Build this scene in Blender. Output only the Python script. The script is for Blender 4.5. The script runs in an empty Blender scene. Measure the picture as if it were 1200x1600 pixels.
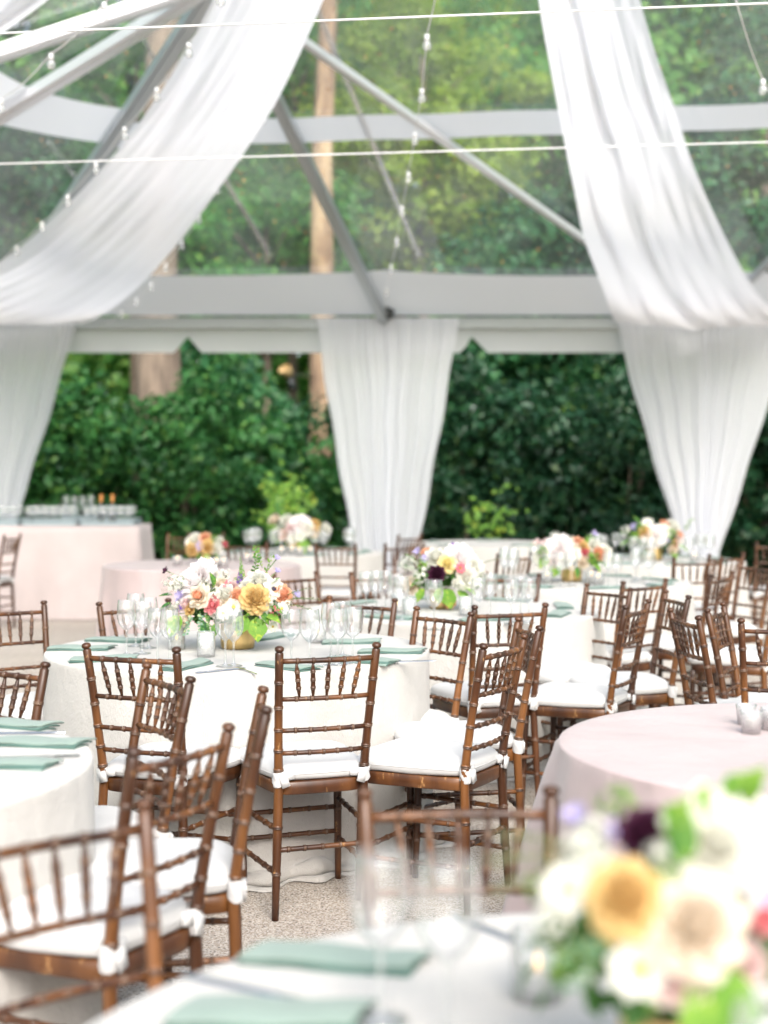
import bpy, math, random
import numpy as np
from mathutils import Vector, Matrix

random.seed(7)
rng = np.random.default_rng(7)
S = bpy.context.scene
COL = S.collection
R = math.radians
PI = math.pi

# ------------------------------------------------------------------ camera
EYE = 1.49
F = 2286.0
cam_d = bpy.data.cameras.new('camera')
cam = bpy.data.objects.new('camera', cam_d)
COL.objects.link(cam)
cam.location = (0, 0, EYE)
cam.rotation_euler = (R(90), 0, 0)
cam_d.sensor_fit = 'VERTICAL'
cam_d.sensor_height = 56
cam_d.sensor_width = 42
cam_d.lens = 80
cam_d.shift_y = -58 / 1600
cam_d.clip_start = 0.1
cam_d.clip_end = 600
cam_d.dof.use_dof = True
cam_d.dof.focus_distance = 5.15
cam_d.dof.aperture_fstop = 2.65
S.camera = cam

# ------------------------------------------------------------------ world and sun
W = bpy.data.worlds.new('World')
S.world = W
W.use_nodes = True
nt = W.node_tree
bg = nt.nodes['Background']
sky = nt.nodes.new('ShaderNodeTexSky')
sky.sky_type = 'NISHITA'
sky.sun_disc = False
SUN_EL, SUN_AZ = 41, 168          # azimuth measured from +Y towards +X
sky.sun_elevation = R(SUN_EL)
sky.sun_rotation = R(SUN_AZ)
sky.air_density = 1.0
sky.dust_density = 3.0
sky.ozone_density = 1.0
hs = nt.nodes.new('ShaderNodeHueSaturation')
hs.inputs['Saturation'].default_value = 0.66      # thin white overcast
nt.links.new(sky.outputs[0], hs.inputs['Color'])
nt.links.new(hs.outputs[0], bg.inputs[0])
bg.inputs[1].default_value = 0.15

sd = bpy.data.lights.new('sun', 'SUN')
sun = bpy.data.objects.new('sun', sd)
COL.objects.link(sun)
sd.energy = 1.15
sd.angle = R(32)
sd.color = (1, 0.95, 0.89)
az, el = R(SUN_AZ), R(SUN_EL)
to_sun = Vector((math.sin(az) * math.cos(el), math.cos(az) * math.cos(el), math.sin(el)))
sun.rotation_euler = to_sun.to_track_quat('Z', 'Y').to_euler()

S.view_settings.view_transform = 'Standard'
S.view_settings.look = 'None'
S.view_settings.gamma = 1
S.view_settings.use_curve_mapping = False
S.view_settings.exposure = 1.6
S.render.engine = 'CYCLES'
S.cycles.use_denoising = True
S.cycles.max_bounces = 10
S.cycles.diffuse_bounces = 4
S.cycles.glossy_bounces = 4
S.cycles.transmission_bounces = 6
S.cycles.transparent_max_bounces = 28
S.cycles.sample_clamp_indirect = 6
S.cycles.caustics_reflective = False
S.cycles.caustics_refractive = False


# ------------------------------------------------------------------ helpers
def at(x, y, d):
    """point seen at picture position (x, y) that stands d metres ahead"""
    return Vector(((x - 600) / F * d, d, EYE - (y - 742) / F * d))


def on_z(x, y, z):
    return at(x, y, (EYE - z) * F / (y - 742))


class MB:
    def __init__(s):
        s.v, s.f, s.m = [], [], []

    def add(s, v, f, m=0):
        o = len(s.v)
        s.v += [tuple(p) for p in v]
        s.f += [tuple(i + o for i in q) for q in f]
        s.m += [m] * len(f)

    def box(s, c, d, M=None, m=0):
        x, y, z = d[0] / 2, d[1] / 2, d[2] / 2
        v = [Vector((a * x, b * y, e * z)) for e in (-1, 1) for b in (-1, 1) for a in (-1, 1)]
        if M is not None:
            v = [M @ p for p in v]
        c = Vector(c)
        s.add([p + c for p in v], [(0, 2, 3, 1), (4, 5, 7, 6), (0, 1, 5, 4), (2, 6, 7, 3), (0, 4, 6, 2), (1, 3, 7, 5)], m)

    def bar(s, a, b, w, h, up=(0, 0, 1), m=0):
        a, b = Vector(a), Vector(b)
        t = (b - a).normalized()
        x = t.cross(Vector(up)).normalized()
        z = x.cross(t).normalized()
        M = Matrix((x, t, z)).transposed()
        s.box((a + b) / 2, (w, (b - a).length, h), M, m)

    def tube(s, pts, rad, seg=8, cap=True, m=0, mk=None):
        pts = [Vector(p) for p in pts]
        n = len(pts)
        if not hasattr(rad, '__len__'):
            rad = [rad] * n
        T = []
        for i in range(n):
            t = pts[min(i + 1, n - 1)] - pts[max(i - 1, 0)]
            T.append(t.normalized() if t.length > 1e-9 else Vector((0, 0, 1)))
        x = T[0].orthogonal().normalized()
        V = []
        for i in range(n):
            x = (x - T[i] * x.dot(T[i])).normalized()
            y = T[i].cross(x)
            for k in range(seg):
                a = 2 * PI * k / seg
                V.append(pts[i] + (x * math.cos(a) + y * math.sin(a)) * rad[i])
        Fc = [(i * seg + k, i * seg + (k + 1) % seg, (i + 1) * seg + (k + 1) % seg, (i + 1) * seg + k)
              for i in range(n - 1) for k in range(seg)]
        if cap:
            Fc.append(tuple(range(seg))[::-1])
            Fc.append(tuple((n - 1) * seg + k for k in range(seg)))
        s.add(V, Fc, m)
        if mk:                                  # ring faces take the second material
            o_ = len(s.m) - len(Fc)
            for i in range(n - 1):
                if mk[i] and mk[i + 1]:
                    for k in range(seg):
                        s.m[o_ + i * seg + k] = 1

    def lathe(s, prof, seg=16, c=(0, 0, 0), m=0, rib=0, nr=0):
        V = []
        for r, z in prof:
            for k in range(seg):
                a = 2 * PI * k / seg
                rr = r * (1 + rib * math.cos(nr * a))
                V.append((c[0] + rr * math.cos(a), c[1] + rr * math.sin(a), c[2] + z))
        n = len(prof)
        s.add(V, [(i * seg + k, i * seg + (k + 1) % seg, (i + 1) * seg + (k + 1) % seg, (i + 1) * seg + k)
                  for i in range(n - 1) for k in range(seg)], m)

    def grid(s, P, closed=False, m=0):
        """P[i][j] rows of points"""
        nr, nc = len(P), len(P[0])
        V = [p for row in P for p in row]
        Fc = []
        for i in range(nr - 1):
            for j in range(nc if closed else nc - 1):
                k = (j + 1) % nc
                Fc.append((i * nc + j, i * nc + k, (i + 1) * nc + k, (i + 1) * nc + j))
        s.add(V, Fc, m)

    def mesh(s, name, mats, smooth=True):
        me = bpy.data.meshes.new(name)
        me.from_pydata([tuple(p) for p in s.v], [], s.f)
        if not isinstance(mats, (list, tuple)):
            mats = [mats]
        for q in mats:
            me.materials.append(q)
        if len(mats) > 1:
            me.polygons.foreach_set('material_index', s.m)
        if smooth:
            me.polygons.foreach_set('use_smooth', [True] * len(me.polygons))
        me.update()
        return me


def obj(name, me, parent=None, M=None):
    o = bpy.data.objects.new(name, me)
    COL.objects.link(o)
    if parent is not None:
        o.parent = parent
    if M is not None:
        o.matrix_local = M
    return o


def tag(o, label, cat, group=None):
    o['label'] = label
    o['category'] = cat
    if group:
        o['group'] = group
    return o


def thing(name, label, cat, loc=(0, 0, 0), rz=0, group=None):
    o = obj(name, None)
    o.location = loc
    o.rotation_euler = (0, 0, rz)
    return tag(o, label, cat, group)


def struct(o):
    o['kind'] = 'structure'
    return o


def dup(root, loc, rz, label, group=None, scale=None):
    r = root.copy()
    COL.objects.link(r)
    r.location = loc
    r.rotation_euler = (0, 0, rz)
    r['label'] = label
    if group:
        r['group'] = group
    if scale:
        r.scale = (scale,) * 3
    for ch in list(root.children):
        c = ch.copy()
        COL.objects.link(c)
        c.parent = r
        for g in ch.children:
            d = g.copy()
            COL.objects.link(d)
            d.parent = c
    return r


def frame(loc, zdir, roll=0.0, sc=1.0):
    z = Vector(zdir).normalized()
    q = z.to_track_quat('Z', 'Y')
    return Matrix.Translation(loc) @ q.to_matrix().to_4x4() @ Matrix.Rotation(roll, 4, 'Z') @ Matrix.Diagonal((sc, sc, sc, 1))


# ------------------------------------------------------------------ materials
def mat(name, color=(.5, .5, .5), rough=.6, metal=0.0, spec=.5, **kw):
    m = bpy.data.materials.new(name)
    m.use_nodes = True
    b = m.node_tree.nodes['Principled BSDF']
    b.inputs['Base Color'].default_value = (*color, 1)
    b.inputs['Roughness'].default_value = rough
    b.inputs['Metallic'].default_value = metal
    b.inputs['Specular IOR Level'].default_value = spec
    for k, v in kw.items():
        b.inputs[k.replace('_', ' ')].default_value = v
    return m


def nodes(m):
    return m.node_tree.nodes, m.node_tree.links, m.node_tree.nodes['Principled BSDF']


def noise(m, scale, detail=4, coord='Object', stretch=None, rough=.5):
    N, L, b = nodes(m)
    tc = N.new('ShaderNodeTexCoord')
    out = tc.outputs[coord]
    if stretch:
        mp = N.new('ShaderNodeMapping')
        mp.inputs['Scale'].default_value = stretch
        L.new(out, mp.inputs[0])
        out = mp.outputs[0]
    n = N.new('ShaderNodeTexNoise')
    n.inputs['Scale'].default_value = scale
    n.inputs['Detail'].default_value = detail
    n.inputs['Roughness'].default_value = rough
    L.new(out, n.inputs['Vector'])
    return n.outputs['Fac']


def ramp(m, fac, stops):
    N, L, b = nodes(m)
    r = N.new('ShaderNodeValToRGB')
    e = r.color_ramp.elements
    while len(e) < len(stops):
        e.new(.5)
    for i, (p, c) in enumerate(stops):
        e[i].position = p
        e[i].color = (*c, 1)
    L.new(fac, r.inputs[0])
    return r.outputs[0]


def bump(m, fac, strength=.3, dist=.01):
    N, L, b = nodes(m)
    bp = N.new('ShaderNodeBump')
    bp.inputs['Strength'].default_value = strength
    bp.inputs['Distance'].default_value = dist
    L.new(fac, bp.inputs['Height'])
    L.new(bp.outputs[0], b.inputs['Normal'])


def mixc(m, fac, a, b_):
    N, L, b = nodes(m)
    x = N.new('ShaderNodeMix')
    x.data_type = 'RGBA'
    if hasattr(fac, 'links') or hasattr(fac, 'is_linked'):
        L.new(fac, x.inputs[0])
    else:
        x.inputs[0].default_value = fac
    for s_, v in ((6, a), (7, b_)):
        if isinstance(v, tuple):
            x.inputs[s_].default_value = (*v, 1)
        else:
            L.new(v, x.inputs[s_])
    return x.outputs[2]


def base(m, sock):
    N, L, b = nodes(m)
    L.new(sock, b.inputs['Base Color'])


# stained wood with worn streaks
M_wood = mat('stained_wood', rough=.36, spec=.5)
f1 = noise(M_wood, 9, 5, stretch=(1, 1, .25))
c1 = ramp(M_wood, f1, [(.3, (.022, .008, .0035)), (.5, (.062, .022, .008)), (.72, (.165, .064, .018))])
f2 = noise(M_wood, 26, 6, stretch=(1, 1, .3), rough=.7)
w2 = ramp(M_wood, f2, [(.63, (0, 0, 0)), (.69, (1, 1, 1))])
cc = mixc(M_wood, w2, c1, (.34, .18, .07))
N_, L_, b_ = nodes(M_wood)
oi = N_.new('ShaderNodeObjectInfo')
hv = N_.new('ShaderNodeHueSaturation')
mr = N_.new('ShaderNodeMapRange')
mr.inputs[3].default_value = .78
mr.inputs[4].default_value = 1.25
L_.new(oi.outputs['Random'], mr.inputs[0])
L_.new(mr.outputs[0], hv.inputs['Value'])
L_.new(cc, hv.inputs['Color'])
L_.new(hv.outputs[0], b_.inputs['Base Color'])
bump(M_wood, noise(M_wood, 60, 3, stretch=(1, 1, .2)), .15, .002)


M_worn = mat('worn_wood_ring', (.20, .115, .065), .42)
base(M_worn, ramp(M_worn, noise(M_worn, 22, 4), [(.35, (.05, .022, .011)), (.65, (.15, .088, .055))]))
WOODS = [M_wood, M_worn]


def cloth_mat(name, col, rough=.85, crinkle=.25, scale=60, trans=0.0, fine=True, sheen=.2, crease=0.0):
    m = mat(name, col, rough, spec=.25)
    N, L, b = nodes(m)
    b.inputs['Sheen Weight'].default_value = sheen
    n1 = noise(m, scale, 5)
    n2 = noise(m, scale * .12, 3)
    c = ramp(m, n2, [(.3, tuple(x * .93 for x in col)), (.7, tuple(min(.92, x * 1.04) for x in col))])
    base(m, c)
    if fine:
        tc = N.new('ShaderNodeTexCoord')
        wv = N.new('ShaderNodeTexNoise')
        wv.inputs['Scale'].default_value = 260
        mp = N.new('ShaderNodeMapping')
        mp.inputs['Scale'].default_value = (1, 1, .35)
        L.new(tc.outputs['Object'], mp.inputs[0])
        L.new(mp.outputs[0], wv.inputs['Vector'])
        ad = N.new('ShaderNodeMath')
        ad.operation = 'ADD'
        L.new(n1, ad.inputs[0])
        L.new(wv.outputs['Fac'], ad.inputs[1])
        bump(m, ad.outputs[0], crinkle, .004)
    else:
        bump(m, n1, crinkle, .004)
    if crease:
        bp0 = [q for q in N if q.bl_idname == 'ShaderNodeBump'][-1]
        big_ = noise(m, 5.5, 3, stretch=(1, 1, .45), rough=.45)
        b2 = N.new('ShaderNodeBump')
        b2.inputs['Strength'].default_value = crease
        b2.inputs['Distance'].default_value = .05
        L.new(big_, b2.inputs['Height'])
        L.new(b2.outputs[0], bp0.inputs['Normal'])
    if trans > 0:
        tr = N.new('ShaderNodeBsdfTranslucent')
        tr.inputs[0].default_value = (*col, 1)
        mx = N.new('ShaderNodeMixShader')
        mx.inputs[0].default_value = trans
        out = N['Material Output']
        L.new(b.outputs[0], mx.inputs[1])
        L.new(tr.outputs[0], mx.inputs[2])
        L.new(mx.outputs[0], out.inputs[0])
    return m


M_linen = cloth_mat('ivory_linen', (.51, .485, .455), crinkle=.8, scale=30, crease=.45)
M_cush = cloth_mat('white_cushion', (.56, .55, .54), crinkle=.3, scale=25, fine=False, crease=.35)
M_pink = cloth_mat('blush_satin', (.46, .365, .36), rough=.42, crinkle=.12, scale=30, fine=False, crease=.35)
M_bar = cloth_mat('blush_bar_cloth', (.47, .40, .39), crinkle=.2, scale=30)
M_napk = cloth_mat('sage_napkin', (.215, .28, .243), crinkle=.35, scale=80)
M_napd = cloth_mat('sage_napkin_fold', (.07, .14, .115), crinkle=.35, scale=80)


def sheer(name, col, transp, trans):
    m = mat(name, col, .8, spec=.1)
    N, L, b = nodes(m)
    tr = N.new('ShaderNodeBsdfTranslucent')
    tr.inputs[0].default_value = (*col, 1)
    mx = N.new('ShaderNodeMixShader')
    mx.inputs[0].default_value = trans
    tp = N.new('ShaderNodeBsdfTransparent')
    m2 = N.new('ShaderNodeMixShader')
    m2.inputs[0].default_value = transp
    L.new(b.outputs[0], mx.inputs[1])
    L.new(tr.outputs[0], mx.inputs[2])
    L.new(mx.outputs[0], m2.inputs[1])
    L.new(tp.outputs[0], m2.inputs[2])
    L.new(m2.outputs[0], N['Material Output'].inputs[0])
    return m


M_drape = sheer('sheer_drape', (.92, .91, .93), .07, .55)
M_curt = sheer('sheer_curtain', (.92, .93, .97), .07, .55)
M_vinylw = sheer('white_vinyl', (.80, .81, .83), 0.0, .45)
M_flap = sheer('grey_white_vinyl', (.70, .715, .73), 0.0, .28)
M_alu = mat('aluminium', (.50, .53, .55), .38, metal=.75)
M_alub = mat('bright_aluminium', (.80, .80, .82), .3, metal=.6)
M_black = mat('black_plastic', (.02, .025, .025), .5)
M_white = mat('white_plastic', (.8, .8, .8), .45)
M_cable = mat('white_rope', (.75, .74, .74), .6)

# clear roof vinyl
M_clear = bpy.data.materials.new('clear_vinyl')
M_clear.use_nodes = True
N = M_clear.node_tree.nodes
L = M_clear.node_tree.links
N.clear()
out = N.new('ShaderNodeOutputMaterial')
tp = N.new('ShaderNodeBsdfTransparent')
tp.inputs[0].default_value = (.95, .97, .96, 1)
gl = N.new('ShaderNodeBsdfGlossy')
gl.inputs['Roughness'].default_value = .035
gl.inputs['Color'].default_value = (1, 1, 1, 1)
df = N.new('ShaderNodeBsdfDiffuse')
df.inputs[0].default_value = (.78, .84, .84, 1)
tl = N.new('ShaderNodeBsdfTranslucent')
tl.inputs[0].default_value = (.78, .84, .84, 1)
fr = N.new('ShaderNodeFresnel')
fr.inputs[0].default_value = 1.6
tc = N.new('ShaderNodeTexCoord')
mp = N.new('ShaderNodeMapping')
mp.inputs['Scale'].default_value = (.5, .22, .3)
nz = N.new('ShaderNodeTexNoise')
nz.inputs['Scale'].default_value = 2.2
nz.inputs['Detail'].default_value = 5
rm = N.new('ShaderNodeMapRange')
rm.inputs[1].default_value = .35
rm.inputs[2].default_value = .72
rm.inputs[3].default_value = .03
rm.inputs[4].default_value = .16
L.new(tc.outputs['Object'], mp.inputs[0])
L.new(mp.outputs[0], nz.inputs['Vector'])
L.new(nz.outputs['Fac'], rm.inputs[0])
bp = N.new('ShaderNodeBump')
bp.inputs['Strength'].default_value = .25
bp.inputs['Distance'].default_value = .05
L.new(nz.outputs['Fac'], bp.inputs['Height'])
L.new(bp.outputs[0], gl.inputs['Normal'])
a1 = N.new('ShaderNodeMixShader')
a1.inputs[0].default_value = .6
L.new(df.outputs[0], a1.inputs[1])
L.new(tl.outputs[0], a1.inputs[2])
a2 = N.new('ShaderNodeMixShader')
L.new(rm.outputs[0], a2.inputs[0])
L.new(tp.outputs[0], a2.inputs[1])
L.new(a1.outputs[0], a2.inputs[2])
a3 = N.new('ShaderNodeMixShader')
L.new(fr.outputs[0], a3.inputs[0])
L.new(a2.outputs[0], a3.inputs[1])
L.new(gl.outputs[0], a3.inputs[2])
L.new(a3.outputs[0], out.inputs[0])


def glass_mat(name, tint=(.97, .98, .98), lo=.05, hi=.75, milk=0.0):
    m = bpy.data.materials.new(name)
    m.use_nodes = True
    N = m.node_tree.nodes
    L = m.node_tree.links
    N.clear()
    out = N.new('ShaderNodeOutputMaterial')
    tp = N.new('ShaderNodeBsdfTransparent')
    tp.inputs[0].default_value = (*tint, 1)
    gl = N.new('ShaderNodeBsdfGlossy')
    gl.inputs['Roughness'].default_value = .03
    lw = N.new('ShaderNodeLayerWeight')
    lw.inputs[0].default_value = .35
    mr = N.new('ShaderNodeMapRange')
    mr.inputs[3].default_value = lo
    mr.inputs[4].default_value = hi
    L.new(lw.outputs['Facing'], mr.inputs[0])
    mx = N.new('ShaderNodeMixShader')
    L.new(mr.outputs[0], mx.inputs[0])
    er = N.new('ShaderNodeValToRGB')            # light absorbed where the wall is seen edge on
    er.color_ramp.elements[0].color = (*tint, 1)
    er.color_ramp.elements[0].position = .35
    er.color_ramp.elements[1].color = (.42, .45, .46, 1)
    er.color_ramp.elements[1].position = .92
    L.new(lw.outputs['Facing'], er.inputs[0])
    L.new(er.outputs[0], tp.inputs[0])
    L.new(tp.outputs[0], mx.inputs[1])
    L.new(gl.outputs[0], mx.inputs[2])
    last = mx
    if milk > 0:
        d = N.new('ShaderNodeBsdfDiffuse')
        d.inputs[0].default_value = (.85, .85, .85, 1)
        m3 = N.new('ShaderNodeMixShader')
        m3.inputs[0].default_value = milk
        L.new(mx.outputs[0], m3.inputs[1])
        L.new(d.outputs[0], m3.inputs[2])
        last = m3
    L.new(last.outputs[0], out.inputs[0])
    return m


M_glass = glass_mat('drinking_glass', milk=.085, lo=.08, hi=.85)
M_bulb = glass_mat('bulb_glass', hi=.9, milk=.25)
M_etch = glass_mat('etched_glass', milk=.2)
M_gold = mat('brushed_gold', (.75, .53, .24), .32, metal=1)
bump(M_gold, noise(M_gold, 30, 3, stretch=(1, 1, .1)), .2, .004)
M_steel = mat('cutlery_steel', (.7, .7, .7), .2, metal=1)
M_wax = mat('candle_wax', (.85, .82, .76), .5, Subsurface_Weight=0.0)
M_flame = bpy.data.materials.new('candle_flame')
M_flame.use_nodes = True
bb = M_flame.node_tree.nodes['Principled BSDF']
bb.inputs['Base Color'].default_value = (1, .6, .2, 1)
bb.inputs['Emission Color'].default_value = (1, .55, .16, 1)
bb.inputs['Emission Strength'].default_value = .9


def leaf_mat(name, col, col2, trans=.35, rough=.45):
    m = mat(name, col, rough, spec=.4)
    N, L, b = nodes(m)
    n = noise(m, 1.6, 5, rough=.7)
    c = ramp(m, n, [(.36, col), (.64, col2)])
    sp_ = ramp(m, noise(m, 7.3, 2), [(.60, (0, 0, 0)), (.66, (1, 1, 1))])
    c = mixc(m, sp_, c, (min(.5, col2[0] * 1.9 + .03), min(.6, col2[1] * 1.35), col2[2]))
    sp2 = ramp(m, noise(m, 11, 2), [(.30, (1, 1, 1)), (.36, (0, 0, 0))])
    c = mixc(m, sp2, c, tuple(v * .55 for v in col))
    base(m, c)
    tr = N.new('ShaderNodeBsdfTranslucent')
    L.new(c, tr.inputs[0])
    mx = N.new('ShaderNodeMixShader')
    mx.inputs[0].default_value = trans
    L.new(b.outputs[0], mx.inputs[1])
    L.new(tr.outputs[0], mx.inputs[2])
    L.new(mx.outputs[0], N['Material Output'].inputs[0])
    return m


M_lf_dark = leaf_mat('leaf_dark', (.012, .075, .03), (.05, .19, .065), .35)
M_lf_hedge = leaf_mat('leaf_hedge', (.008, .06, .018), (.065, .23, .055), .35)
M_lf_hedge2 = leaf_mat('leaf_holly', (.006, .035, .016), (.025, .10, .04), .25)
M_lf_mid = leaf_mat('leaf_mid', (.055, .24, .05), (.19, .48, .11), .55)
M_lf_bright = leaf_mat('leaf_bright', (.22, .38, .04), (.42, .54, .08), .55)
M_lf_wood = leaf_mat('leaf_far', (.07, .25, .055), (.25, .50, .12), .55)
M_fl_leaf = leaf_mat('bouquet_leaf', (.05, .16, .03), (.11, .26, .05), .3)
M_fl_lime = leaf_mat('bouquet_lime_leaf', (.16, .36, .05), (.27, .48, .08), .45)
M_fl_euc = leaf_mat('eucalyptus_leaf', (.10, .22, .14), (.17, .30, .19), .2)
M_stem = mat('green_stem', (.09, .18, .04), .6)
M_bark = mat('bark_tan', rough=.95)
fb = noise(M_bark, 5, 6, stretch=(1, 1, .18), rough=.65)
base(M_bark, ramp(M_bark, fb, [(.32, (.09, .06, .045)), (.47, (.25, .17, .11)), (.62, (.42, .31, .19)), (.8, (.50, .40, .27))]))
bump(M_bark, fb, .8, .05)
M_bark2 = mat('bark_grey', rough=.9)
fb = noise(M_bark2, 6, 6, stretch=(1, 1, .2), rough=.65)
base(M_bark2, ramp(M_bark2, fb, [(.3, (.09, .07, .055)), (.7, (.30, .23, .17))]))
bump(M_bark2, fb, .8, .05)


def petal_mat(name, c1, c2, trans=.55):
    m = mat(name, c1, .6, spec=.2)
    N, L, b = nodes(m)
    c1, c2 = tuple(min(.94, v * 1.06) for v in c1), tuple(min(.95, v * 1.08) for v in c2)
    c = ramp(m, noise(m, 18, 3), [(.35, c1), (.65, c2)])
    base(m, c)
    tr = N.new('ShaderNodeBsdfTranslucent')
    L.new(c, tr.inputs[0])
    mx = N.new('ShaderNodeMixShader')
    mx.inputs[0].default_value = trans
    L.new(b.outputs[0], mx.inputs[1])
    L.new(tr.outputs[0], mx.inputs[2])
    L.new(mx.outputs[0], N['Material Output'].inputs[0])
    return m


PM = {
    'white': petal_mat('petal_white', (.78, .77, .70), (.84, .83, .77)),
    'cream': petal_mat('petal_cream', (.80, .70, .57), (.84, .77, .67)),
    'blush': petal_mat('petal_blush', (.78, .58, .56), (.82, .70, .68)),
    'peach': petal_mat('petal_peach', (.80, .42, .26), (.84, .56, .38)),
    'coral': petal_mat('petal_coral', (.80, .40, .24), (.84, .54, .36)),
    'yellow': petal_mat('petal_yellow', (.72, .51, .20), (.78, .61, .32)),
    'lemon': petal_mat('petal_lemon', (.85, .74, .35), (.88, .80, .48)),
    'pink': petal_mat('petal_pink', (.70, .14, .20), (.82, .30, .34)),
    'lavender': petal_mat('petal_lavender', (.48, .42, .68), (.62, .56, .78)),
    'purple': petal_mat('petal_purple', (.16, .07, .32), (.30, .18, .50)),
    'rosepink': petal_mat('petal_rosepink', (.78, .26, .30), (.88, .46, .46)),
    'burgundy': petal_mat('petal_burgundy', (.030, .006, .018), (.060, .012, .035), .1),
}
M_eye = mat('flower_centre', (.55, .42, .08), .8)
M_eyed = mat('dark_flower_centre', (.04, .03, .05), .8)

# ------------------------------------------------------------------ ground
M_ground = mat('exposed_aggregate', rough=.85)
N, L, b = nodes(M_ground)
tc = N.new('ShaderNodeTexCoord')
vo = N.new('ShaderNodeTexVoronoi')
vo.inputs['Scale'].default_value = 185
L.new(tc.outputs['Object'], vo.inputs['Vector'])
sp = N.new('ShaderNodeSeparateColor')
L.new(vo.outputs['Color'], sp.inputs[0])
cg = ramp(M_ground, sp.outputs[0], [(.0, (.20, .155, .12)), (.2, (.40, .335, .275)), (.55, (.52, .455, .395)), (.85, (.66, .61, .555)), (1, (.11, .095, .085))])
big = noise(M_ground, .9, 5)
cb = ramp(M_ground, big, [(.3, (.80, .78, .76)), (.7, (1.0, 1.0, 1.0))])
mm = N.new('ShaderNodeMix')
mm.data_type = 'RGBA'
mm.blend_type = 'MULTIPLY'
mm.inputs[0].default_value = 1
L.new(cg, mm.inputs[6])
L.new(cb, mm.inputs[7])
L.new(mm.outputs[2], b.inputs['Base Color'])
bump(M_ground, vo.outputs['Distance'], .6, .004)
mb = MB()
mb.add([(-60, -20, 0), (60, -20, 0), (60, 18.6, 0), (-60, 18.6, 0)], [(0, 1, 2, 3)])
struct(obj('terrace_floor', mb.mesh('terrace_floor', M_ground, False)))
M_soil = mat('leaf_litter', rough=1)
base(M_soil, ramp(M_soil, noise(M_soil, 3, 8, rough=.7), [(.3, (.03, .035, .015)), (.6, (.09, .07, .04)), (.75, (.06, .10, .03))]))
mb = MB()
mb.add([(-300, -300, -.01), (300, -300, -.01), (300, 300, -.01), (-300, 300, -.01)], [(0, 1, 2, 3)])
struct(obj('ground', mb.mesh('ground', M_soil, False)))


# ------------------------------------------------------------------ foliage
def leaves_mesh(name, pts, nrm, size, m, seed=0, aspect=.55):
    """one small folded leaf per point; pts, nrm as (n,3) arrays"""
    g = np.random.default_rng(seed)
    n = len(pts)
    d = g.normal(size=(n, 3))
    nn = nrm + g.normal(size=(n, 3)) * .55
    nn /= np.linalg.norm(nn, axis=1)[:, None] + 1e-9
    u = d - nn * np.sum(d * nn, axis=1)[:, None]
    u /= np.linalg.norm(u, axis=1)[:, None] + 1e-9
    w = np.cross(nn, u)
    s = (size * g.uniform(.6, 1.35, n))[:, None]
    a = pts - u * s * .5
    c = pts + u * s * .5
    b1 = pts + w * s * aspect * .5 + nn * s * .1
    b2 = pts - w * s * aspect * .5 + nn * s * .1
    V = np.stack([a, b1, c, b2], axis=1).reshape(-1, 3).astype(np.float32)
    me = bpy.data.meshes.new(name)
    me.vertices.add(4 * n)
    me.vertices.foreach_set('co', V.ravel())
    base_i = np.arange(n)[:, None] * 4
    tri = np.concatenate([base_i + [0, 1, 2], base_i + [0, 2, 3]], axis=1).reshape(-1)
    me.loops.add(6 * n)
    me.loops.foreach_set('vertex_index', tri.astype(np.int32))
    me.polygons.add(2 * n)
    me.polygons.foreach_set('loop_start', (np.arange(2 * n) * 3).astype(np.int32))
    me.materials.append(m)
    me.update(calc_edges=True)
    return me


def clumps(n_cl, n_leaf, rad, cl_r, seed, flat=1.0):
    """leaves on the shells of clumps that fill an ellipsoid"""
    g = np.random.default_rng(seed)
    d = g.normal(size=(n_cl, 3))
    d /= np.linalg.norm(d, axis=1)[:, None]
    c = d * (g.uniform(.25, 1, n_cl) ** .5)[:, None] * np.array(rad) * g.uniform(.75, 1.08, n_cl)[:, None]
    r = cl_r * g.uniform(.55, 1.3, n_cl)
    idx = g.integers(0, n_cl, n_leaf)
    e = g.normal(size=(n_leaf, 3))
    e /= np.linalg.norm(e, axis=1)[:, None]
    p = c[idx] + e * (r[idx] * g.uniform(.55, 1.1, n_leaf))[:, None] * np.array([1, 1, .7 * flat])
    nr = e + np.array([0, 0, .7])
    return p, nr, c


def make_tree(name, label, x, y, h_cl, rad, trunk_r, leafm, bark, n_leaf=14000, lsize=.17, seed=0, lean=(0, 0), n_cl=46, cl_r=.75, group='trees beyond the tent'):
    t = thing(name, label, 'tree', (x, y, 0), 0, group)
    p, nr, c = clumps(n_cl, n_leaf, rad, cl_r, seed)
    p = p + np.array([lean[0], lean[1], h_cl])
    obj('crown', leaves_mesh('crown', p, nr, lsize, leafm, seed), t)
    g = random.Random(seed)
    mb = MB()
    top = Vector((lean[0], lean[1], h_cl + rad[2] * .5))
    pts, rr = [], []
    for i in range(9):
        k = i / 8
        pts.append(Vector((lean[0] * k + g.uniform(-.06, .06) * (i > 0), lean[1] * k + g.uniform(-.06, .06) * (i > 0), top.z * k)))
        rr.append(trunk_r * (1.35 if i == 0 else 1.0) * (1 - .75 * k))
    mb.tube(pts, rr, 12)
    for i in range(9):
        cc = Vector(c[g.randrange(len(c))]) + Vector((lean[0], lean[1], h_cl))
        st = min(.9, max(.25, (cc.z - rad[2] * .5) / top.z))
        s0 = Vector((lean[0] * st, lean[1] * st, top.z * st))
        mid = (s0 + cc) / 2 + Vector((0, 0, .25))
        mb.tube([s0, mid, cc], [trunk_r * .35, trunk_r * .22, .02], 6)
    obj('trunk', mb.mesh('trunk', bark), t)
    return t


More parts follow.
